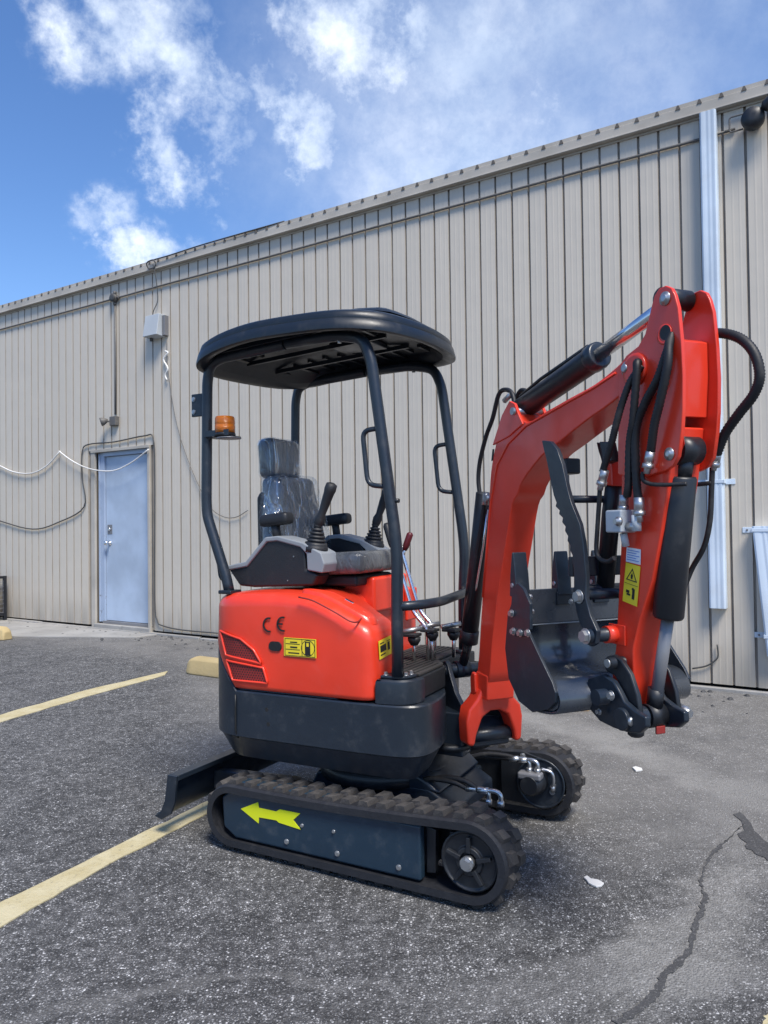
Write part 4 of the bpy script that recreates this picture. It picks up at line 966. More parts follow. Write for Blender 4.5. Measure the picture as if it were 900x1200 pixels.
for (a0, a1, c0, c1) in [(.03, .97, .94, .965), (.03, .97, .035, .06), (.03, .045, .06, .94), (.955, .97, .06, .94), (.56, .575, .06, .94), (.06, .5, .66, .69), (.06, .5, .36, .39), (.2, .42, .74, .80), (.2, .42, .46, .54), (.14, .48, .16, .22),
                     (.66, .82, .16, .58), (.66, .70, .58, .82), (.78, .82, .58, .82), (.66, .82, .79, .84), (.63, .85, .12, .17)]:
    bar(m, XS, s0_ + W_ * a0, s0_ + W_ * a1, z0_ + Hh * c0, z0_ + Hh * c1)
arc(m, s0_ + W_ * .75, z0_ + Hh * .5, Hh * .43, .002, 0, 359, .0024, .003, 24)
m.build('sticker_print', BLK, sk)
def XN(l, e, z): return XM(.402 + e, l, z)       # nose face
sn = [(.142, .245), (.775, .838)]
# sticker on the nose is tilted with the hood line
tl_ = .10
def XNt(a, e, c):
    ca, sa = math.cos(tl_), math.sin(tl_); return XN(.150 + a * ca - c * sa, e + .0005, .806 + a * sa + c * ca)
sk = sticker(XNt, -.048, .048, -.034, .034, hd, label='yellow service sticker on the hood nose')
m = MB()
for (a0, a1, c0, c1) in [(-.038, .006, -.010, .014), (.018, .034, -.014, .016), (-.038, -.008, .020, .024), (-.038, .0, -.022, -.018), (.014, .038, .020, .022)]: bar(m, XNt, a0, a1, c0, c1)
m.build('sticker_print', BLK, sk)
# ---- floor and front corner casting
flp = [(.404, .189), (.530, .189), (.524, .42), (.466, .49), (.466, .62), (.500, .68), (.498, .80), (.404, .80)]
part(MB().prism(XM, flp, .62, .702, 'c'), 'floor_frame', BLACK, bevel=.006)
fm = part(MB().prism(XM, [(.235, .315), (.404, .315), (.404, .192), (.522, .192), (.516, .418), (.456, .498), (.440, .80), (.235, .80)], .703, .712, 'c'), 'floor_mat', MATF, bevel=.002)
m = MB()
for i in range(11):
    s = .26 + .023 * i
    m.box(XM, s, s + .010, .33 if s < .40 else .20, .78 if s < .42 else (.49 if s < .445 else .41), .712, .716)
m.build('mat_rib', MATF, fm, bevel=.001)
cst = [(.408, .068), (.43, .067), (.46, .072), (.50, .085), (.528, .11), (.542, .145), (.546, .172), (.541, .187), (.49, .1885), (.42, .1885), (.408, .187), (.4065, .15), (.4065, .10), (.4065, .073)]
CS = [(a, b) for a, b in cst]
CS = dens_loop(CS, 3)
cc = loft('corner_casting', NAVY, CS, [(.01, .618), (.0, .620), (0, .69), (.002, .698), (.008, .704), (.02, .7045)])
cc2 = MB().prism(XM, [(.415, .088), (.485, .092), (.515, .12), (.525, .165), (.43, .17), (.41, .13)], .7055, .716, 'c').build('post_foot', NAVY, cc, bevel=.004)
for s, l in ((.432, .10), (.475, .100), (.502, .122), (.508, .152), (.435, .155)): MB().hexbolt(XM(s, l, .716), Vector((0, 0, 1)), .009, .012).build('bolt', ZINC, cc)
# ---- canopy posts
PR = .0215
def cpost(L, rear, label=None):
    if rear:
        pts = [XM(-.285, L, .99), XM(-.30, L, 1.05), XM(-.398, L, 1.30), XM(-.402, L, 1.36), XM(-.392, L, 1.86), XM(-.375, L, 1.925), XM(-.32, L, 1.945), XM(-.0, L, 1.962)]
        pts = round_corner(pts, .05)
    else:
        f0 = .478 if L < .4 else .472
        pts = [XM(f0, L, .715), XM(f0, L, .95), XM(.482, L, 1.12), XM(.475, L, 1.22), XM(.385, L, 1.86), XM(.35, L, 1.94), XM(.24, L, 1.966), XM(.01, L, 1.963)]
        pts = round_corner(pts, .07)
    return part(MB().tube(pts, PR, 14), 'canopy_post', NAVY, label=label)
LA, LB = .105, .735
pnr = cpost(LA, True); pfr = cpost(LB, True); pnf = cpost(LA, False); pff = cpost(LB, False)
for L in (LA, LB):
    for s in (-.15, .25): part(MB().hexbolt(XM(s, L, 1.945), Vector((0, 0, -1)), .010, .01), 'canopy_bolt', ZINC)
MB().lathe(XM(.462, LB, .71), Vector((0, 0, 1)), [(-.012, .032), (.006, .032), (.008, .026)], 16).build('post_foot', NAVY, pff)
for L, par in ((LA, pnf), (LB, pff)):
    h = [XM(.418, L, 1.605), XM(.345, L, 1.60), XM(.365, L, 1.40), XM(.445, L, 1.392)]
    MB().tube(round_corner(h, .035, 5), .0095, 10).build('grab_handle', NAVY, par)
MB().box(XM, -.315, -.25, LA - .035, LA + .035, .985, 1.0).build('post_foot', NAVY, pnr, bevel=.004)
MB().tube(round_corner([XM(-.315, LA, 1.13), XM(-.345, LA, 1.115), XM(-.335, LA, 1.05), XM(-.31, LA, 1.03)], .012), .005, 8).build('post_hook', BLACK, pnr)
part(MB().tube(round_corner([XM(.482, LA, .963), XM(.535, LA + .05, .965), XM(.575, LA + .17, .968), XM(.535, LB - .1, .975), XM(.482, LB, .985)], .08, 6), .0175, 12), 'front_rail', NAVY)
MB().lathe(XM(.470, LA, 1.34), T, [(0, .008), (.022, .008)], 8).build('post_stud', BLACK, pnf)
# bracket on the near rear post, and the beacon
bk = part(MB().box(XM, -.475, -.405, LA - .006, LA + .006, 1.715, 1.81), 'mirror_bracket', NAVY, bevel=.003)
for z in (1.735, 1.788): MB().hexbolt(XM(-.462, LA - .006, z), -LN, .009, .006).build('bolt', ZINC, bk)
bb = part(MB().box(XM, -.375, -.245, LA - .025, LA + .035, 1.618, 1.622).box(XM, -.385, -.26, LA - .03, LA - .024, 1.622, 1.648), 'beacon_bracket', NAVY, bevel=.002)
bc = Vector((-.305, LA + .005, 1.0))
bcn = part(MB().lathe(XM(bc.x, bc.y, 1.638), Vector((0, 0, 1)), [(0, .041), (.03, .041), (.033, .039), (.036, .041), (.058, .040), (.066, .037), (.069, .02), (.070, .001)], 28), 'beacon_lens', AMBER)
MB().lathe(XM(bc.x, bc.y, 1.6225), Vector((0, 0, 1)), [(0, .043), (.012, .043), (.0155, .040)], 28).build('beacon_base', BLACK, bcn)
MB().lathe(XM(bc.x + .02, bc.y, 1.617), Vector((0, 0, -1)), [(0, .05), (.004, .05), (.006, .03)], 24).build('beacon_washer', STEELG, bcn)
# ---- canopy roof
can = [(-.432, .30), (-.425, .13), (-.39, .035), (-.30, -.012), (-.10, -.028), (.10, -.028), (.28, -.010), (.39, .030), (.475, .11), (.525, .25), (.54, .40), (.522, .56), (.465, .69), (.37, .77), (.22, .81), (-.02, .815), (-.22, .80), (-.33, .745), (-.40, .60)]
CN = dens_loop(can, 4)
def zr(s, l):
    a = (s + .0) ; z = 1.957 - .36 * max(0, -s - .02) ** 2 * 1.15 - .10 * max(0, s - .15) ** 2 * 1.6
    return z
DH = .088
def zz(e): return lambda s, l: zr(s, l) + e
rf = loft('canopy_roof', CANO, CN, [(.055, zz(.014)), (.028, zz(.004)), (.012, zz(.002)), (.001, zz(.006)), (.0, zz(.014)), (.008, zz(.044)), (.015, zz(.048)), (.014, zz(.054)), (.020, zz(.072)), (.032, zz(.080)), (.05, zz(.086))], cap_bottom=False,
          split=50, top_fn=lambda s, l, k: zr(s, l) + .086 + .030 * (1 - (1 - min(k, .999)) ** 2))
Q = offset_loop(CN, .055); c_ = (.08, .40)
m = MB(); rr = []
for k in (0, .04, .08, .3, .6, .999): rr.append([XM(s + (c_[0] - s) * k, l + (c_[1] - l) * k, zr(s + (c_[0] - s) * k, 0) + (.012 if k == 0 else (.030 if k < .06 else .052))) for s, l in Q])
m.rings(rr, True, False, False, True); m.build('roof_lining', CANO, rf)
m = MB()
rp = [(-.30, .16), (.30, .14), (.44, .24), (.44, .58), (.30, .68), (-.30, .66), (-.34, .41)]
P_ = dens_loop(rp, 3)
m2 = []
for ins, e in ((0, .102), (.012, .113), (.03, .122)): m2.append([XM(s, l, zr(s, l) + e) for s, l in offset_loop(P_, ins)])
m.rings(m2, True, False, True, True); m.build('roof_raised_panel', CANO, rf)
for i in range(11):
    s = -.33 + .078 * i
    MB().box(lambda a, b, c: XM(a, b, zr(a, b) + c), s, s + .014, .07 if s < .34 else .17, .29, .040, .053).build('lining_rib', CANO, rf)
    MB().box(lambda a, b, c: XM(a, b, zr(a, b) + c), s, s + .014, .52, .76 if s < .28 else .62, .040, .053).build('lining_rib', CANO, rf)
for l in (.06, .30, .50, .77): MB().box(lambda a, b, c: XM(a, b, zr(a, b) + c), -.34, .34, l, l + .012, .036, .053).build('lining_rib', CANO, rf)
MB().box(lambda a, b, c: XM(a, b, zr(a, b) + c), .06, .26, .33, .47, .030, .050).build('roof_hatch', GREYP if False else NAVY, rf, bevel=.004)
# ---- seat
bs = XM
soft_box('seat_cushion', SEAT, EX, bs, (.075, .43, 1.100), (.35, .38, .088), .036, tilt=.05, wob=.0025)
soft_box('seat_backrest', SEAT, EX, bs, (-.200, .43, 1.285), (.090, .42, .37), .040, tilt=.12, taper=.70, wob=.003)
soft_box('headrest', SEAT, EX, bs, (-.268, .43, 1.55), (.085, .225, .178), .040, tilt=.06, wob=.002)
m = MB()
for l in (.38, .48): m.cyl(XM(-.245, l, 1.42), XM(-.262, l, 1.50), .007, 8)
part(m, 'headrest_rod', CHROME)
part(MB().prism(XM, [(-.27, 1.09), (-.275, 1.38), (-.25, 1.41), (-.22, 1.38), (-.20, 1.06), (-.25, 1.04)], .265, .60, 'b'), 'seat_back_shell', PLAST, bevel=.02, seg=3)
part(MB().box(XM, -.16, .21, .28, .58, 1.012, 1.055), 'seat_rail', PLAST, bevel=.012, seg=3)
soft_box('plastic_film', FILM, EX, bs, (-.192, .43, 1.285), (.118, .46, .385), .045, tilt=.12, taper=.66, wob=.007)
soft_box('plastic_film', FILM, EX, bs, (-.266, .43, 1.55), (.097, .230, .184), .038, tilt=.06, wob=.004)
# clear film over the seat, crumpled along the edge
def film(name, pts, mat=SEAT):
    pass
# ---- control consoles
def console(L0, L1, joy_l, mirror):
    a = [(-.345, 1.098), (-.235, 1.118), (-.135, 1.218), (-.075, 1.222), (.04, 1.195), (.135, 1.150), (.150, 1.10), (.135, 1.072), (.085, 1.022), (-.20, 1.008), (-.275, 1.012)]
    body = [(-.340, 1.088), (-.235, 1.106), (-.135, 1.204), (-.075, 1.208), (.03, 1.18), (.05, 1.15), (.055, 1.085), (.11, 1.065), (.085, 1.022), (-.20, 1.008), (-.275, 1.012)]
    c = part(MB().prism(XM, body, L0, L1, 'b'), 'control_console', PLAST, bevel=.010, seg=3)
    top = [(-.347, 1.092), (-.237, 1.112), (-.137, 1.211), (-.075, 1.216), (.045, 1.190), (.130, 1.150), (.146, 1.108), (.134, 1.072), (.065, 1.082), (.062, 1.145), (.032, 1.172), (-.077, 1.196), (-.130, 1.192), (-.230, 1.092), (-.335, 1.074)]
    MB().prism(XM, top, L0 - .008, L1 + .008, 'b').build('console_trim', GREYP, c, bevel=.006, seg=3)
    for s, z in ((-.31, 1.062), (.0, 1.135), (-.03, 1.04)): MB().hexbolt(XM(s, L0 - .001, z), -LN, .004, .003, False).build('screw', ZINC, c)
    # armrest
    al = (L0 + L1) / 2
    ap_ = MB(); ap_.cyl(XM(-.115, al, 1.20), XM(-.125, al, 1.265), .018, 12).build('armrest_post', PLAST, c)
    soft_box('armrest_pad', PLAST, c, XM, (-.120, al, 1.282), (.145, .066, .050), .023, tilt=.10)
    # joystick
    b = Vector((.075, joy_l, 1.172)); ax = (T * .14 + Vector((0, 0, 1))); ex_ = ax.normalized()
    pr = [(-.02, .050), (.0, .050), (.004, .046)]
    for i in range(5): h = .010 + i * .014; r = .045 - i * .0055; pr += [(h, r), (h + .006, r - .001), (h + .008, r - .010), (h + .012, r - .010)]
    pr += [(.085, .018), (.092, .013)]
    MB().lathe(XM(*b), ex_, pr, 22).build('joystick_bellows', PLAST, c)
    p0 = XM(*b) + ex_ * .085; d2 = (T * .42 + Vector((0, 0, 1))).normalized()
    MB().tube([p0 - d2 * .02, p0 + d2 * .01, p0 + d2 * .03, p0 + d2 * .05, p0 + d2 * .10, p0 + d2 * .135, p0 + d2 * .150, p0 + d2 * .172, p0 + d2 * .178], [.010, .019, .021, .015, .019, .021, .024, .022, .010], 14).build('joystick_grip', PLAST, c)
    return c
console(.155, .250, .195, False); console(.615, .705, .66, True)
part(MB().tube(round_corner([XM(.13, .52, 1.045), XM(.235, .53, 1.04), XM(.25, .60, 1.06), XM(.19, .63, 1.10)], .03), .007, 8), 'seat_slide_lever', BLACK)
# ---- travel levers and pedals
def lever(l, ds):
    p = [XM(.44 + ds, l, .71), XM(.445 + ds, l, .835), XM(.375 + ds, l, .905), XM(.31 + ds, l, 1.11), XM(.285 + ds, l, 1.19)]
    o = part(MB().tube(round_corner(p, .035, 5), .0085, 12), 'travel_lever', CHROME)
    MB().tube([XM(.287 + ds, l, 1.165), XM(.283 + ds, l, 1.18), XM(.262 + ds, l, 1.25), XM(.258 + ds, l, 1.262)], [.012, .015, .016, .009], 12).build('lever_grip', PLAST, o)
    return o
lever(.44, 0); lever(.50, .0)
sl = part(MB().tube([XM(.300, .50, 1.10), XM(.318, .50, 1.17)], .006, 8), 'safety_lever', CHROME)
MB().tube([XM(.312, .50, 1.15), XM(.318, .5, 1.165), XM(.338, .50, 1.215), XM(.340, .5, 1.222)], [.010, .014, .014, .008], 10).build('lever_grip', MAROON, sl)
part(MB().tube([XM(.372, .335, .80), XM(.26, .37, .775)], .013, 10), 'pedal_bar', MAROON)
for s, l, h, st_ in ((.40, .40, .10, CHROME), (.455, .45, .115, CHROME), (.50, .56, .105, CHROME)):
    pd_ = part(MB().cyl(XM(s, l, .712), XM(s, l, .712 + h), .0075, 10), 'pedal_stem', st_)
    MB().box(XM, s - .04, s + .02, l - .03, l + .03, .712 + h, .712 + h + .012).build('pedal_pad', PLAST, pd_, bevel=.003)
    MB().cyl(XM(s - .045, l - .02, .712 + h + .018), XM(s + .02, l + .03, .712 + h + .03), .010, 8).build('pedal_lock', ZINC, pd_)
    MB().lathe(XM(s, l, .712 + h - .035), Vector((0, 0, 1)), [(0, .014), (.02, .026), (.033, .026)], 12).build('pedal_boot', PLAST, pd_)

# ---- swing post at the front
m = MB()
m.box(XM, .42, .60, .40, .58, .36, .53)
part(m, 'swing_bracket', NAVY, bevel=.008)
SP = XB(-.11, -.0, 0)
def XP(t, w, z): return XB(t, w, z)
for w in (-.085, .085):
    part(MB().prism(XP, [(-.200, .675), (-.192, .700), (-.170, .708), (-.150, .695), (-.128, .655), (-.085, .595), (-.030, .555), (.030, .520), (.042, .470), (.030, .430), (-.06, .425), (-.17, .46), (-.215, .54), (-.215, .62)], w - .010, w + .010, 'b'), 'swing_post_plate', NAVY, bevel=.004)
part(MB().cyl(XP(-.172, -.10, .668), XP(-.172, .10, .668), .024, 18), 'lift_pin', NAVY)
part(MB().cyl(XP(-.172, -.112, .668), XP(-.172, -.098, .668), .015, 12), 'pin_cap', ZINC)
part(MB().prism(XP, [(-.20, .40), (-.20, .47), (-.05, .50), (.03, .47), (.03, .41)], -.08, .08, 'b'), 'swing_post', NAVY, bevel=.01)
part(MB().cyl(XP(.02, -.112, .455), XP(.02, .106, .455), .026, 20), 'boom_foot_pin', NAVY)
part(MB().lathe(XP(-.16, 0, .395), Vector((0, 0, 1)), [(-.03, .06), (-.028, .085), (.0, .09), (.018, .09), (.02, .06)], 28), 'swing_pivot', BLACK)
part(MB().lathe(XM(.535, .44, .385), Vector((0, 0, 1)), [(0, .075), (.02, .078), (.024, .06)], 24), 'swing_pivot_lug', BLACK)

# ---- boom
ob = [(0.0227,0.6532),(0.0395,0.762),(0.0726,0.9797),(0.111,1.1777),(0.1349,1.3375),(0.1507,1.4427),(0.1908,1.5413),(0.2531,1.625),(0.3275,1.6323),(0.3967,1.5908),(0.5134,1.6108),(0.6426,1.6334),(0.7635,1.6532),(0.859,1.6834),(0.9128,1.705),(0.9465,1.693),(0.9624,1.667),(0.9551,1.6412),(0.9277,1.6257),(0.8711,1.6006),(0.8002,1.5759),(0.7247,1.5546),(0.5763,1.5028),(0.475,1.4666),(0.3643,1.3956),(0.3303,1.3509),(0.2957,1.3169),(0.2518,1.1893),(0.2063,1.0517),(0.1864,0.9892),(0.1447,0.8308),(0.1084,0.6694)]
ob = [(p.x, p.y) for p in smooth_loop([(a, b, 0) for a, b in ob], 3)]
bm_ = part(MB().prism(XB, ob, -.055, .055, 'b'), 'boom', RED, bevel=.005, seg=3)
# side ribs that run as weld edges proud of the box
e1 = [(0.0791,0.9803),(0.1174,1.1778),(0.1472,1.3277),(0.2006,1.4636),(0.2793,1.5319),(0.3963,1.5794),(0.5131,1.5999),(0.6424,1.6231),(0.7632,1.6433),(0.8585,1.6668)]
MB().tube([XB(t, -.056, z) for t, z in e1], .004, 6).build('weld_bead', RED, bm_)
bk_ = [(0.1732,1.5373),(0.2423,1.636),(0.2955,1.6791),(0.3287,1.6649),(0.3548,1.623),(0.3806,1.5876),(0.2862,1.5553)]
for w in (-.060, .048): MB().prism(XB, bk_, w, w + .012, 'b').build('cylinder_bracket', RED, bm_, bevel=.003)
pn = (0.3248,1.6384)
MB().cyl(XB(pn[0], -.068, pn[1]), XB(pn[0], .068, pn[1]), .013, 14).build('pin', ZINC, bm_)
# slots along the back of the elbow
for q in [(0.2381,1.6061),(0.2009,1.5618),(0.1686,1.5035)]: MB().prism(XB, [(q[0] - .010, q[1] - .022), (q[0] + .002, q[1] - .020), (q[0] + .010, q[1] + .020), (q[0] + .0, q[1] + .020)], -.0565, -.054, 'b').build('boom_slot', BLK, bm_)
# collar + fork at the foot
clr = MB(); clr.prism(XB, [(.022, .70), (.110, .695), (.104, .60), (.0, .60), (.0, .66)], -.058, .058, 'b'); clr.build('foot_collar', RED, bm_, bevel=.008, seg=3)
fk = [(-.062, .640), (-.085, .60), (-.125, .565), (-.135, .52), (-.130, .432), (-.100, .425), (-.088, .47), (-.06, .53), (-.02, .552), (.02, .552), (.055, .53), (.078, .47), (.085, .425), (.112, .432), (.118, .52), (.110, .565), (.078, .60), (.062, .640)]
def XF(a, b, c): return XB(b, a, c)
FBM = MB().prism(XF, [(a * (.90 if a < 0 else 1), c) for a, c in fk], -.012, .066, 'b'); FBM.build('foot_fork', RED, bm_, bevel=.012, seg=3)
lg = (0.1087,0.8043)
MB().prism(XB, [(.0, .60), (-.004, .67), (.012, .695), (.034, .69), (.040, .62)], -.072, -.056, 'b').build('boom_lug', RED, bm_, bevel=.006)
# work light under the boom
lt = (0.5317,1.4381)
MB().box(XB, lt[0] - .025, lt[0] + .03, -.015, .04, lt[1] - .03, lt[1] + .02).build('work_light', BLACK, bm_, bevel=.006)
# lift cylinder behind the boom
c0_ = [(-0.2182,0.6448),(-0.1918,0.7639),(-0.074,0.8141),(0.0498,1.3308)]
lc = part(MB().tube([XB(-.108, -.02, .785), XB(-.018, -.02, 1.13), XB(.042, -.02, 1.37)], .034, 20), 'lift_cylinder', BLACK)
MB().cyl(XB(-.170, -.02, .67), XB(-.105, -.02, .79), .018, 16).build('cylinder_rod', BLACK, lc)
MB().cyl(XB(-.172, -.05, .668), XB(-.172, .01, .668), .034, 18).build('rod_eye', NAVY, lc)
MB().lathe(XB(-.108, -.02, .785), (XB(-.018, -.02, 1.13) - XB(-.108, -.02, .785)), [(-.004, .028), (0, .037), (.05, .037), (.052, .034)], 20).build('cylinder_head', BLACK, lc)
ps = [(0.0765,1.3076),(0.0395,1.1694),(-0.0345,0.9696),(-0.0887,0.8141)]
MB().tube([XB(t, -.030, z) for t, z in ps], .0045, 8).build('hydraulic_pipe', CHROME, lc)
ps = [(0.0826,1.3457),(0.0681,1.2982),(0.0243,1.1693),(-0.0437,0.9693),(-0.0912,0.8144),(-0.1005,0.746)]
MB().tube(smooth_path([XB(t, -.042, z) for t, z in ps], 4), .009, 8).build('hydraulic_hose', HOSE, lc)
q = (0.0982,1.3483)
MB().cyl(XB(q[0], -.05, q[1] - .025), XB(q[0], -.045, q[1] + .02), .013, 6).build('hose_fitting', ZINC, lc)
MB().cyl(XB(q[0] + .018, -.06, q[1] + .0), XB(q[0] + .018, -.02, q[1] + .0), .012, 12).build('pin', ZINC, lc)
hz_ = [(0.2719,1.6549),(0.2508,1.7128),(0.2049,1.736),(0.1564,1.7255),(0.1106,1.647),(0.0574,1.5831),(0.0085,1.4965),(-0.0072,1.4251),(0.0043,1.3586)]
part(MB().tube(smooth_path([XB(t, -.02, z) for t, z in hz_], 5), .0085, 8), 'hydraulic_hose', HOSE)
hz_ = [(0.3057,1.6677),(0.2793,1.717),(0.2397,1.7269),(0.2037,1.696)]
part(MB().tube(smooth_path([XB(t, .02, z) for t, z in hz_], 5), .0085, 8), 'hydraulic_hose', HOSE)
q = [(0.1978,1.6969),(0.2451,1.7137)]
part(MB().cyl(XB(q[0][0], -.02, q[0][1]), XB(q[1][0], -.02, q[1][1]), .011, 6), 'hose_fitting', ZINC)
# arm cylinder above the boom
ac = [(0.2775,1.654),(0.7137,1.7522),(1.0252,1.8291)]
A0, A1, A2 = [XB(t, 0, z) for t, z in ac]; du = (A1 - A0).normalized()
acy = part(MB().tube([A0 + du * .0, A0 + du * .01, A1 - du * .03, A1], [.036, .0395, .0395, .0395], 24), 'arm_cylinder', BLACK)
MB().lathe(A1, du, [(-.035, .0405), (-.033, .043), (-.006, .043), (-.002, .041), (.004, .041), (.006, .034), (.004, .022)], 26).build('cylinder_head', NAVY, acy)
MB().tube([A1 - du * .01, A2], .0205, 20).build('cylinder_rod', CHROME, acy)
MB().cyl(A2 - EB * .046, A2 + EB * .046, .027, 24).build('rod_eye', BLACK, acy)
MB().tube([A0 + du * .01 + Vector((0, 0, .042)) - EB * .01, A0 + du * .14 + Vector((0, 0, .050)) - EB * .01, A1 - du * .04 + Vector((0, 0, .043)) - EB * .01], .006, 8).build('hydraulic_pipe', BLACK, acy)
MB().cyl(A0 - EB * .03 - du * .02, A0 + EB * .03 - du * .02, .032, 20).build('rod_eye', BLACK, acy)
# ---- dipper arm
dpl = [(1.0625,1.8482),(1.0381,1.8468),(1.0222,1.8339),(1.0122,1.8124),(0.9986,1.7782),(0.9848,1.7436),(0.9579,1.7182),(0.9101,1.7036),(0.8778,1.6799),(0.873,1.6336),(0.8752,1.5861),(0.8684,1.4691),(0.8661,1.3844),(0.9349,1.366),(1.0066,1.3748),(1.0529,1.3824),(1.0768,1.3913),(1.0949,1.4131),(1.108,1.4751),(1.1139,1.5269),(1.1168,1.6105),(1.1138,1.6911),(1.1048,1.7801),(1.0941,1.8151),(1.0829,1.8355)]
dip = part(MB().prism(XB, [p for p in dpl], -.062, -.050, 'b').prism(XB, [p for p in dpl], .050, .062, 'b'), 'dipper_plate', RED, bevel=.003)
lb = [(0.8697,1.5161),(0.8572,1.1936),(0.8422,1.0439),(0.8275,0.907),(0.8105,0.8255),(0.8053,0.7718),(0.8267,0.7453),(0.8768,0.7468),(0.8995,0.8184),(0.902,0.9108),(0.9314,0.9946),(0.9801,1.0999),(1.0183,1.2336),(1.0493,1.3632),(1.0707,1.4904)]
dbx = part(MB().prism(XB, lb, -.049, .049, 'b'), 'dipper_arm', RED, bevel=.005, seg=3)
fb_ = [(1.0585,1.7232),(1.0523,1.7158),(1.044,1.6275),(1.044,1.5154),(1.0819,1.5102),(1.0934,1.618),(1.0872,1.7076)]
tb = [(1.0671,1.7146),(1.0375,1.7216),(0.9577,1.667),(0.9546,1.5529),(1.0321,1.5215),(1.0792,1.5149),(1.0877,1.6191),(1.0872,1.7055)]
MB().prism(XB, tb, -.0485, .0485, 'b').build('dipper_web', RED, dbx, bevel=.003)
MB().prism(XB, [(0.8983,1.6524),(1.0741,1.6186),(1.0986,1.4445),(1.0681,1.3941),(0.8915,1.4083)], -.044, -.0435, 'b').build('gusset', RED, dbx)
pv = [(0.8837,1.6756),(0.9133,1.6673)]
pt = (1.0628,1.8144); pl2 = (1.0672,1.4218); hl = (1.0574,1.7249)
for (t, z), r in ((pt, .012), (pl2, .011)):
    MB().lathe(XB(t, -.062, z), -EB, [(0, r * 1.5), (.004, r * 1.5), (.005, r * .9), (.008, r * .9), (.009, r * .5)], 18).build('pin', ZINC, dip)
MB().lathe(XB(pt[0], .062, pt[1]), EB, [(0, .018), (.004, .018)], 16).build('pin', ZINC, dip)
MB().lathe(XB(pv[1][0], -.060, pv[1][1]), -EB, [(0, .020), (.006, .020), (.008, .012), (.014, .012), (.016, .008)], 18).build('pin', ZINC, bm_)
MB().lathe(XB(pv[1][0] + .035, -.062, pv[1][1] - .01), -EB, [(0, .045), (.008, .043), (.010, .035)], 24).build('pivot_boss', RED, dip)
MB().lathe(XB(hl[0], -.061, hl[1]), -EB, [(0, .026), (.0035, .026), (.0035, .018), (.0025, .018)], 20).build('hose_hole_rim', RED, dip)
MB().lathe(XB(hl[0] + .004, -.0637, hl[1] + .004), -EB, [(0, .019), (.001, .019)], 20).build('hose_hole', BLK, dip)
# stickers on the dipper
for ys, base, nm in (((641, 661), WHT, 'data_sticker'), ((659, 710), YEL, 'crush_warning_sticker')):
    pass
def quadX(px4, w):
    def f(a, e, c):   # a,c in 0..1
        p = [Vector(q) for q in px4]; r = p[0] * (1 - a) * (1 - c) + p[1] * a * (1 - c) + p[2] * a * c + p[3] * (1 - a) * c
        return XB(r.x, w - e, r.y)
    return f
qw = [(0.8807,1.145),(0.9387,1.1382),(0.9415,1.1792),(0.8853,1.1848)]; X_ = quadX(qw, -.0495)
sk = sticker(X_, 0, 1, 0, 1, dbx, 'data_sticker', WHT, 'small white printed sticker')
m = MB()
for i in range(5): bar(m, X_, .08, .92 - .2 * (i % 2), .16 + i * .16, .21 + i * .16)
m.build('sticker_print', BLUEP, sk)
qy = [(0.8636,1.0363),(0.9222,1.0255),(0.9386,1.1337),(0.8807,1.1427)]; X_ = quadX(qy, -.0495)
sk = sticker(X_, 0, 1, 0, 1, dbx, 'crush_warning_sticker', YEL, 'yellow triangle warning sticker on the dipper')
m = MB(); tri = [(.50, .90), (.12, .58), (.88, .58)]
for i in range(3):
    a, b = Vector(tri[i]), Vector(tri[(i + 1) % 3]); c = Vector((.5, .69)); ai, bi = a.lerp(c, .22), b.lerp(c, .22)
    m.add([X_(*( (p.x, e, p.y))) for e in (.0024, .003) for p in (a, b, bi, ai)], [(0, 1, 2, 3), (4, 7, 6, 5), (0, 4, 5, 1), (2, 6, 7, 3)])
m.add([X_(p[0], .003, p[1]) for p in ((.45, .63), (.55, .63), (.58, .72), (.5, .78), (.42, .72))], [(0, 1, 2, 3, 4)])
for (a0, a1, c0, c1) in ((.2, .42, .26, .33), (.25, .5, .20, .25), (.62, .78, .14, .40), (.58, .70, .36, .42), (.05, .95, .485, .495)): bar(m, X_, a0, a1, c0, c1)
m.build('sticker_print', BLK, sk)
# bucket cylinder down the front of the dipper
bc_ = [(1.0536,1.4333),(1.037,1.369),(0.9811,0.9994),(0.9582,0.972),(0.9191,0.7305)]
K = [XB(t, 0, z) for t, z in bc_]; dk = (K[2] - K[1]).normalized()
bcy = part(MB().tube([K[1], K[1] + dk * .006, K[2] - dk * .006, K[2]], [.036, .0395, .0395, .036], 28), 'bucket_cylinder', BLACK)
MB().tube([K[2] - dk * .01, K[4]], .0165, 20).build('cylinder_rod', STEELG, bcy)
MB().cyl(K[0] - EB * .034, K[0] + EB * .034, .037, 24).build('rod_eye', BLACK, bcy)
MB().cyl(K[0] + dk * .02, K[1] + dk * .005, .026, 18).build('cylinder_neck', BLACK, bcy)
MB().cyl(K[4] - EB * .028, K[4] + EB * .028, .032, 24).build('rod_eye', BLACK, bcy)
MB().cyl(K[4] - dk * .075, K[4] - dk * .02, .0215, 20).build('rod_sleeve', BLACK, bcy)
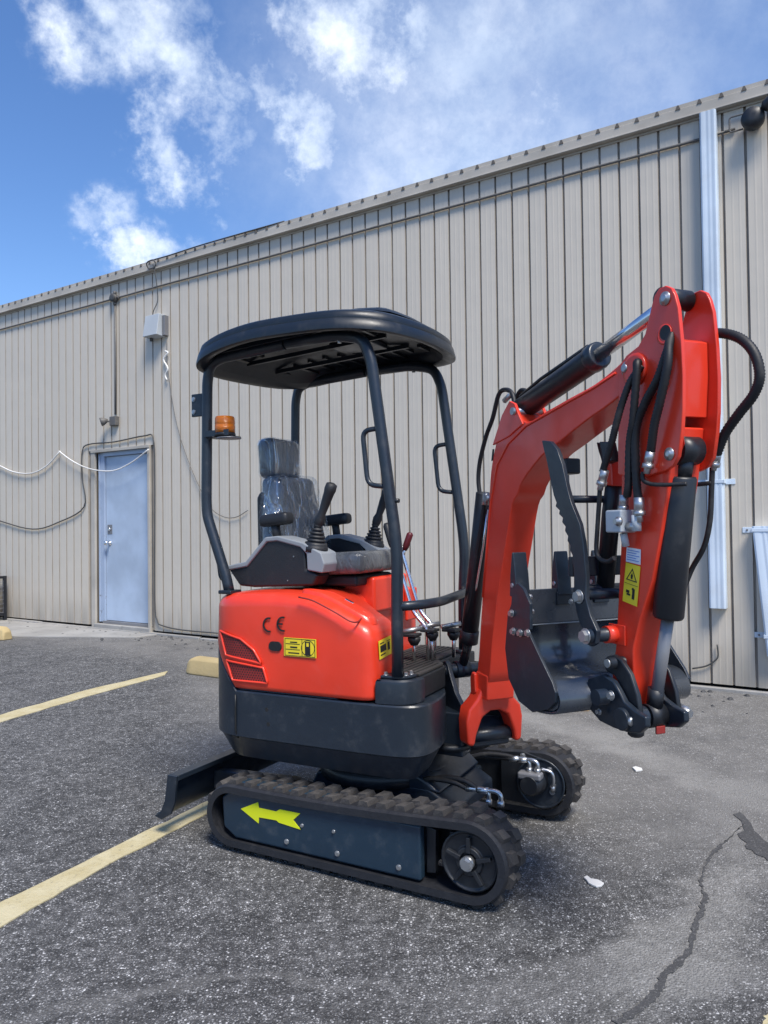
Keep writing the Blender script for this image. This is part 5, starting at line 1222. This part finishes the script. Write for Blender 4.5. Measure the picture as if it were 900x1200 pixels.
# hoses on the dipper
def bh(pts, w, r=.0103, name='hydraulic_hose', mat=HOSE, seg=10, ribs=.16, parent=None, k=14):
    P = [XB(p[0], (w if not isinstance(w, (list, tuple)) else w[i]), p[1]) for i, p in enumerate(pts)]
    return MB().tube(smooth_path(P, k), r, seg, ribs=ribs).build(name, mat, parent or EX)
bh([(1.0774,1.7207),(1.0854,1.689),(1.0899,1.635),(1.067,1.5582),(1.0441,1.4992),(1.0292,1.4511),(1.0203,1.4236)], [-.058, -.075, -.085, -.088, -.088, -.085, -.082])
bh([(1.0771,1.7101),(1.07,1.6711),(1.0472,1.6133),(1.0052,1.5638),(0.9746,1.5128),(0.9632,1.4581),(0.9637,1.3549),(0.9675,1.3122)], [-.058, -.070, -.078, -.080, -.082, -.082, -.080, -.078], r=.0105)
bh([(0.9676,1.6636),(0.9809,1.6675),(0.9833,1.6336),(0.9671,1.5246),(0.9486,1.4594),(0.939,1.3562),(0.9277,1.3205)], [-.065, -.085, -.09, -.09, -.088, -.086, -.082], r=.0098)
bh([(0.9829,1.6598),(0.962,1.6258),(0.9366,1.567),(0.9178,1.515),(0.899,1.4713),(0.8725,1.4206),(0.8571,1.3914)], [-.07, -.09, -.10, -.105, -.105, -.105, -.105], r=.009)
bh([(0.8438,1.3474),(0.8389,1.3052),(0.8293,1.2321),(0.824,1.1751),(0.8383,1.152),(0.8713,1.1462),(0.9001,1.1565)], -.105, r=.0065, ribs=0)
bh([(1.0713,1.735),(1.1184,1.7234),(1.1656,1.6972),(1.2003,1.6538),(1.2113,1.6),(1.1927,1.558),(1.1505,1.5186),(1.1063,1.4731),(1.0772,1.4241)], [.064, .075, .08, .082, .084, .084, .082, .08, .08], r=.0115)
bh([(1.06,1.3905),(1.0555,1.3312),(1.0506,1.254),(1.0314,1.1873),(0.9972,1.13),(0.984,1.0907),(0.9678,1.0599),(0.9489,1.0561)], [.082, .082, .08, .078, .07, .06, .055, .04], r=.0070, ribs=0)
bh([(1.0589,1.3509),(1.018,1.3487),(0.9568,1.3498)], [.08, .06, .02], r=.006, ribs=0)
bh([(0.9949,1.3819),(0.9944,1.362),(1.0099,1.3501),(1.0439,1.346),(1.0886,1.3456)], [-.085, -.085, -.075, -.06, -.03], r=.0055, ribs=0)
def fitting(p, q, w, r=.011):
    a, b = XB(p[0], w, p[1]), XB(q[0], w, q[1]); c = a.lerp(b, .55)
    part(MB().cyl(a, c, r * 1.12, 12).cyl(c, b, r * .8, 10).cyl(c, c + (b - a).normalized() * .012, r * 1.35, 6), 'hose_fitting', ZINC)
fitting((1.0221,1.4322), (1.0064,1.3766), -.083)
fitting((0.9156,1.3256), (0.9107,1.273), -.082)
fitting((0.9692,1.3166), (0.9707,1.2518), -.078, .012)
fitting((0.8673,1.3952), (0.8437,1.3427), -.105, .0105)
fitting((1.0752,1.4288), (1.0598,1.3839), .084)
# diverter valve block
vb = [(0.865,1.2856),(0.9282,1.2841),(0.9265,1.2249),(0.8633,1.2247)]
va = part(MB().box(XB, min(p[0] for p in vb), max(p[0] for p in vb), -.105, -.052, min(p[1] for p in vb), max(p[1] for p in vb)), 'valve_block', BOXG, bevel=.005)
v1 = (0.9606,1.2407)
MB().cyl(XB(vb[1][0], -.08, v1[1]), XB(v1[0], -.08, v1[1]), .013, 8).build('valve_port', ZINC, va)
MB().cyl(XB(v1[0], -.08, v1[1] - .012), XB(v1[0], -.08, v1[1] + .03), .013, 8).build('valve_elbow', BOXG, va)
v2 = [(0.9058,1.2226),(0.9048,1.1881)]
MB().cyl(XB(v2[0][0], -.078, v2[0][1]), XB(v2[1][0], -.070, v2[1][1]), .010, 10).build('valve_stem', BOXG, va)
v3 = (0.9238,1.2548); MB().lathe(XB(v3[0], -.105, v3[1]), -EB, [(0, .013), (.006, .013), (.008, .008), (.016, .008)], 12).build('valve_plug', ZINC, va)
# ---- thumb
tp = [(0.6056,1.505),(0.6162,1.474),(0.6266,1.4518),(0.6521,1.3709),(0.664,1.3358),(0.6777,1.3125),(0.6718,1.3021),(0.693,1.2892),(0.6889,1.279),(0.7082,1.2674),(0.704,1.255),(0.7209,1.2418),(0.7172,1.2296),(0.7322,1.2144),(0.7285,1.2011),(0.7434,1.1874),(0.7414,1.1731),(0.7528,1.1595),(0.7508,1.1444),(0.7582,1.1196),(0.7559,1.0396),(0.7665,1.0009),(0.7804,0.9707),(0.8054,0.9444),(0.8062,0.9173),(0.8297,0.911),(0.8514,0.9217),(0.8587,0.9579),(0.8302,0.9959),(0.8113,1.0424),(0.8145,1.103),(0.8029,1.1983),(0.7883,1.2494),(0.7502,1.31),(0.7328,1.351),(0.7089,1.424),(0.684,1.4706),(0.6504,1.497)]
for w in (-.135, .066): part(MB().prism(XB, tp, w, w + .015, 'b'), 'thumb_plate', NAVY, bevel=.003, label='curved toothed thumb plate' if w < 0 else None)
for q, r in zip([(0.7244,1.3213),(0.7856,1.0498)], (.011, .016)): part(MB().cyl(XB(q[0], -.118, q[1]), XB(q[0], .064, q[1]), r, 14), 'thumb_crossbar', NAVY)
q = (0.8298,0.941); part(MB().cyl(XB(q[0], -.15, q[1]), XB(q[0], .085, q[1]), .019, 16), 'thumb_pivot_pin', NAVY)
part(MB().hexbolt(XB(q[0], -.150, q[1]), -EB, .020, .014), 'pin_bolt', ZINC)
q2 = (0.7845,1.0452); part(MB().hexbolt(XB(q2[0], -.136, q2[1]), -EB, .018, .014), 'pin_bolt', ZINC)
part(MB().cyl(XB(q[0], -.085, q[1]), XB(q[0], -.045, q[1]), .024, 16), 'thumb_boss', RED)
part(MB().box(XB, q[0] - .025, q[0] + .045, -.055, -.050, q[1] - .028, q[1] + .028), 'thumb_mount', RED, bevel=.003)
q3 = [(0.7763,1.0373),(0.8394,0.9492),(0.7948,0.9959)]
for p in q3[:1]: part(MB().hexbolt(XB(p[0] - .03, -.136, p[1] - .01), -EB, .008, .006), 'bolt', ZINC)
tc_ = [(0.7825,1.4179),(0.7559,1.2829),(0.7222,1.0567)]
tcy = part(MB().tube([XB(tc_[0][0], 0, tc_[0][1] - .02), XB(tc_[1][0], 0, tc_[1][1]), XB(tc_[2][0], 0, tc_[2][1])], .026, 18), 'thumb_cylinder', BLACK)
part(MB().prism(XB, [(0.8061,1.4576),(0.7758,1.4482),(0.7558,1.4201),(0.7619,1.3624),(0.8106,1.3548)], -.036, .036, 'b'), 'thumb_clevis', RED, bevel=.005)
q = (0.8223,1.4617)
part(MB().prism(XB, [(q[0] - .02, q[1] + .02), (q[0] + .02, q[1] + .015), (q[0] + .035, q[1] - .04), (q[0] + .0, q[1] - .045)], -.075, -.045, 'b'), 'hose_clamp', BLACK, bevel=.004)
MB().cyl(XB(tc_[2][0], -.10, tc_[2][1]), XB(tc_[2][0], .06, tc_[2][1]), .016, 14).build('rod_eye', NAVY, tcy)
q = (0.7274,1.1243)
part(MB().box(XB, q[0] - .02, q[0] + .0, -.118, .064, q[1] - .028, q[1] + .03), 'thumb_web', NAVY, bevel=.003)
# ---- bucket (curled, mouth up)
WL, WR = -.215, .265
sp_ = [(0.5616,1.0282),(0.5727,1.0705),(0.6016,1.0571),(0.643,1.02),(0.6405,0.932),(0.7019,0.8665),(0.7603,0.8069),(0.7761,0.7816),(0.7712,0.7523),(0.7368,0.7257),(0.6567,0.7005),(0.5818,0.7168),(0.5238,0.7753),(0.5059,0.8646),(0.5246,0.9725)]
for w in (WL, WR - .010): part(MB().prism(XB, sp_, w, w + .010, 'b'), 'bucket_side_plate', NAVY, bevel=.002)
shl = [(.556, 1.048), (.548, .95), (.545, .885), (.560, .832), (.60, .806), (.66, .800), (.71, .803), (.745, .796), (.770, .776), (.779, .756), (.773, .736), (.752, .723), (.70, .714), (.65, .713), (.60, .728), (.555, .77), (.535, .83), (.533, .90)]
shs = smooth_path([(a, b, 0) for a, b in shl], 3)
rg = []
for w in (WL + .010, WR - .010):
    pass
pth = [(p.x, p.y) for p in shs]; inn_ = []
for i, p in enumerate(pth):
    a = Vector(pth[max(i - 1, 0)]); c = Vector(pth[min(i + 1, len(pth) - 1)]); t = (c - a).normalized(); nn = Vector((-t.y, t.x)); inn_.append((p[0] + nn.x * .008, p[1] + nn.y * .008))
n_ = len(pth); vs = []
for w in (WL + .0101, WR - .0101): vs += [XB(p[0], w, p[1]) for p in pth] + [XB(p[0], w, p[1]) for p in inn_]
fs = []
for i in range(n_ - 1): fs += [(i, i + 1, 2 * n_ + i + 1, 2 * n_ + i), (n_ + i, 3 * n_ + i, 3 * n_ + i + 1, n_ + i + 1), (i, n_ + i, n_ + i + 1, i + 1), (2 * n_ + i, 2 * n_ + i + 1, 3 * n_ + i + 1, 3 * n_ + i)]
fs += [(0, 2 * n_, 3 * n_, n_), (n_ - 1, 2 * n_ - 1, 4 * n_ - 1, 3 * n_ - 1)]
m = MB(); m.add(vs, fs, True)
heel = [(.560, .830), (.60, .804), (.66, .798), (.71, .801), (.745, .794), (.768, .775), (.777, .756), (.771, .737), (.751, .725), (.70, .716), (.65, .715), (.60, .730), (.557, .772)]
m.prism(XB, heel, WL + .0103, WL + .014, 'b').prism(XB, heel, WR - .014, WR - .0103, 'b')
bk = part(m, 'bucket_shell', BUCK)
MB().box(XB, .5575, .575, WL + .012, WR - .012, .945, 1.050).build('cutting_edge', BUCK, bk, bevel=.003)
MB().tube([XB(.571, WL + .012, .942), XB(.571, WR - .012, .942)], .003, 6).build('weld_bead', GREYP, bk)
for w in (-.195, -.045, .095, .235):
    tt = MB(); tt.prism(XB, [(.545, 1.03), (.55, 1.10), (.562, 1.165), (.568, 1.165), (.580, 1.10), (.588, 1.03)], w - .024, w + .024, 'b'); to = tt.build('bucket_tooth', NAVY, bk, bevel=.004)
    MB().cyl(XB(.563, w - .027, 1.065), XB(.563, w + .027, 1.065), .007, 8).build('tooth_pin', ZINC, to)
    MB().box(XB, .576, .584, w - .028, w + .028, 1.00, 1.04).build('tooth_adapter', NAVY, to, bevel=.002)
# side cutters
sc = [(0.5725,1.0556),(0.6025,1.0756),(0.6356,1.0602),(0.6715,1.0183),(0.6693,0.944),(0.6409,0.9205),(0.5831,0.9128),(0.554,0.9375)]
for w in (WL - .011, WR + .001): part(MB().prism(XB, sc, w, w + .010, 'b'), 'side_cutter', NAVY, bevel=.002)
for q in [(0.5703,0.9807),(0.5786,0.9276),(0.6174,0.9275),(0.6598,0.9329)]: part(MB().hexbolt(XB(q[0], WL - .011, q[1]), -EB, .011, .010), 'side_cutter_bolt', ZINC)
for q in [(0.6298,1.0335),(0.6379,0.9914)]: part(MB().hexbolt(XB(q[0], WL + .010, q[1]), EB, .010, .010), 'side_cutter_bolt', ZINC)
# ears
ear = [(0.7657,0.8091),(0.7563,0.7588),(0.7749,0.7217),(0.8164,0.7002),(0.8747,0.6956),(0.9269,0.6971),(0.9801,0.7082),(1.0062,0.7299),(1.0037,0.7553),(0.9653,0.7618),(0.9223,0.777),(0.8989,0.8039),(0.8783,0.8229),(0.835,0.8336)]
for w in (-.100, .026):
    part(MB().prism(XB, ear, w, w + .018, 'b'), 'bucket_ear', NAVY, bevel=.005)
q = [(0.892,0.7884),(0.8397,0.7334)]
for p, r in zip(q, (.012, .008)): part(MB().hexbolt(XB(p[0], -.116, p[1]), -EB, r, .010), 'ear_bolt', ZINC)
part(MB().cyl(XB(.847, -.135, .775), XB(.847, .13, .775), .022, 18), 'dipper_tip_pin', NAVY)
# tipping links
lk = [(0.8097,0.856),(0.8253,0.8799),(0.8549,0.8892),(0.8867,0.8803),(0.9237,0.8478),(0.949,0.7964),(0.9577,0.7537),(0.9533,0.7126),(0.9263,0.697),(0.9027,0.7071),(0.904,0.753),(0.8913,0.7961),(0.8605,0.8318),(0.8241,0.8371)]
lkp = [p for p in lk]
part(MB().prism(XB, lkp, -.080, -.064, 'b'), 'tipping_link', BLACK, bevel=.005, seg=3)
part(MB().prism(XB, lkp, .048, .063, 'b'), 'tipping_link', BLACK, bevel=.005, seg=3)
q = (0.8588,0.8677)
part(MB().cyl(XB(q[0], -.100, q[1]), XB(q[0], .09, q[1]), .016, 16), 'link_pin', BLACK)
part(MB().cyl(XB(q[0], -.104, q[1]), XB(q[0], -.099, q[1]), .012, 16), 'pin_cap', ZINC)
lp = (.9261, .735)
lpn = (0.9191,0.7305)
part(MB().cyl(XB(lpn[0], -.105, lpn[1]), XB(lpn[0], .105, lpn[1]), .0175, 18), 'link_pin', NAVY)
for a, b in ((-.063, -.032), (.032, .059)): part(MB().cyl(XB(lpn[0], a, lpn[1]), XB(lpn[0], b, lpn[1]), .029, 22), 'pin_bushing', NAVY, bevel=.003)
part(MB().cyl(XB(lpn[0], -.112, lpn[1]), XB(lpn[0], -.082, lpn[1]), .030, 22), 'pin_bushing', NAVY, bevel=.003)
part(MB().lathe(XB(lpn[0] + .02, -.097, lpn[1]), FB, [(0, .013), (.012, .013), (.016, .008)], 12), 'lock_bolt', ZINC)
part(MB().lathe(XB(lpn[0] + .01, .098, lpn[1]), FB, [(-.02, .02), (.01, .018), (.014, .012), (.02, .011)], 12), 'lock_bolt', ZINC)
part(MB().lathe(XB(lpn[0], -.06, lpn[1] - .025), Vector((0, 0, -1)), [(0, .022), (.02, .022), (.026, .015)], 14), 'stop_bolt', BLACK)
m = MB(); a = XB(lpn[0] + .02, .005, lpn[1] - .034)
m.box(lambda x, y, z: a + FB * x + EB * y + Vector((0, 0, z)), -.004, .004, -.016, .014, -.012, .010)
part(m, 'red_grease_cap', DRED, bevel=.003)
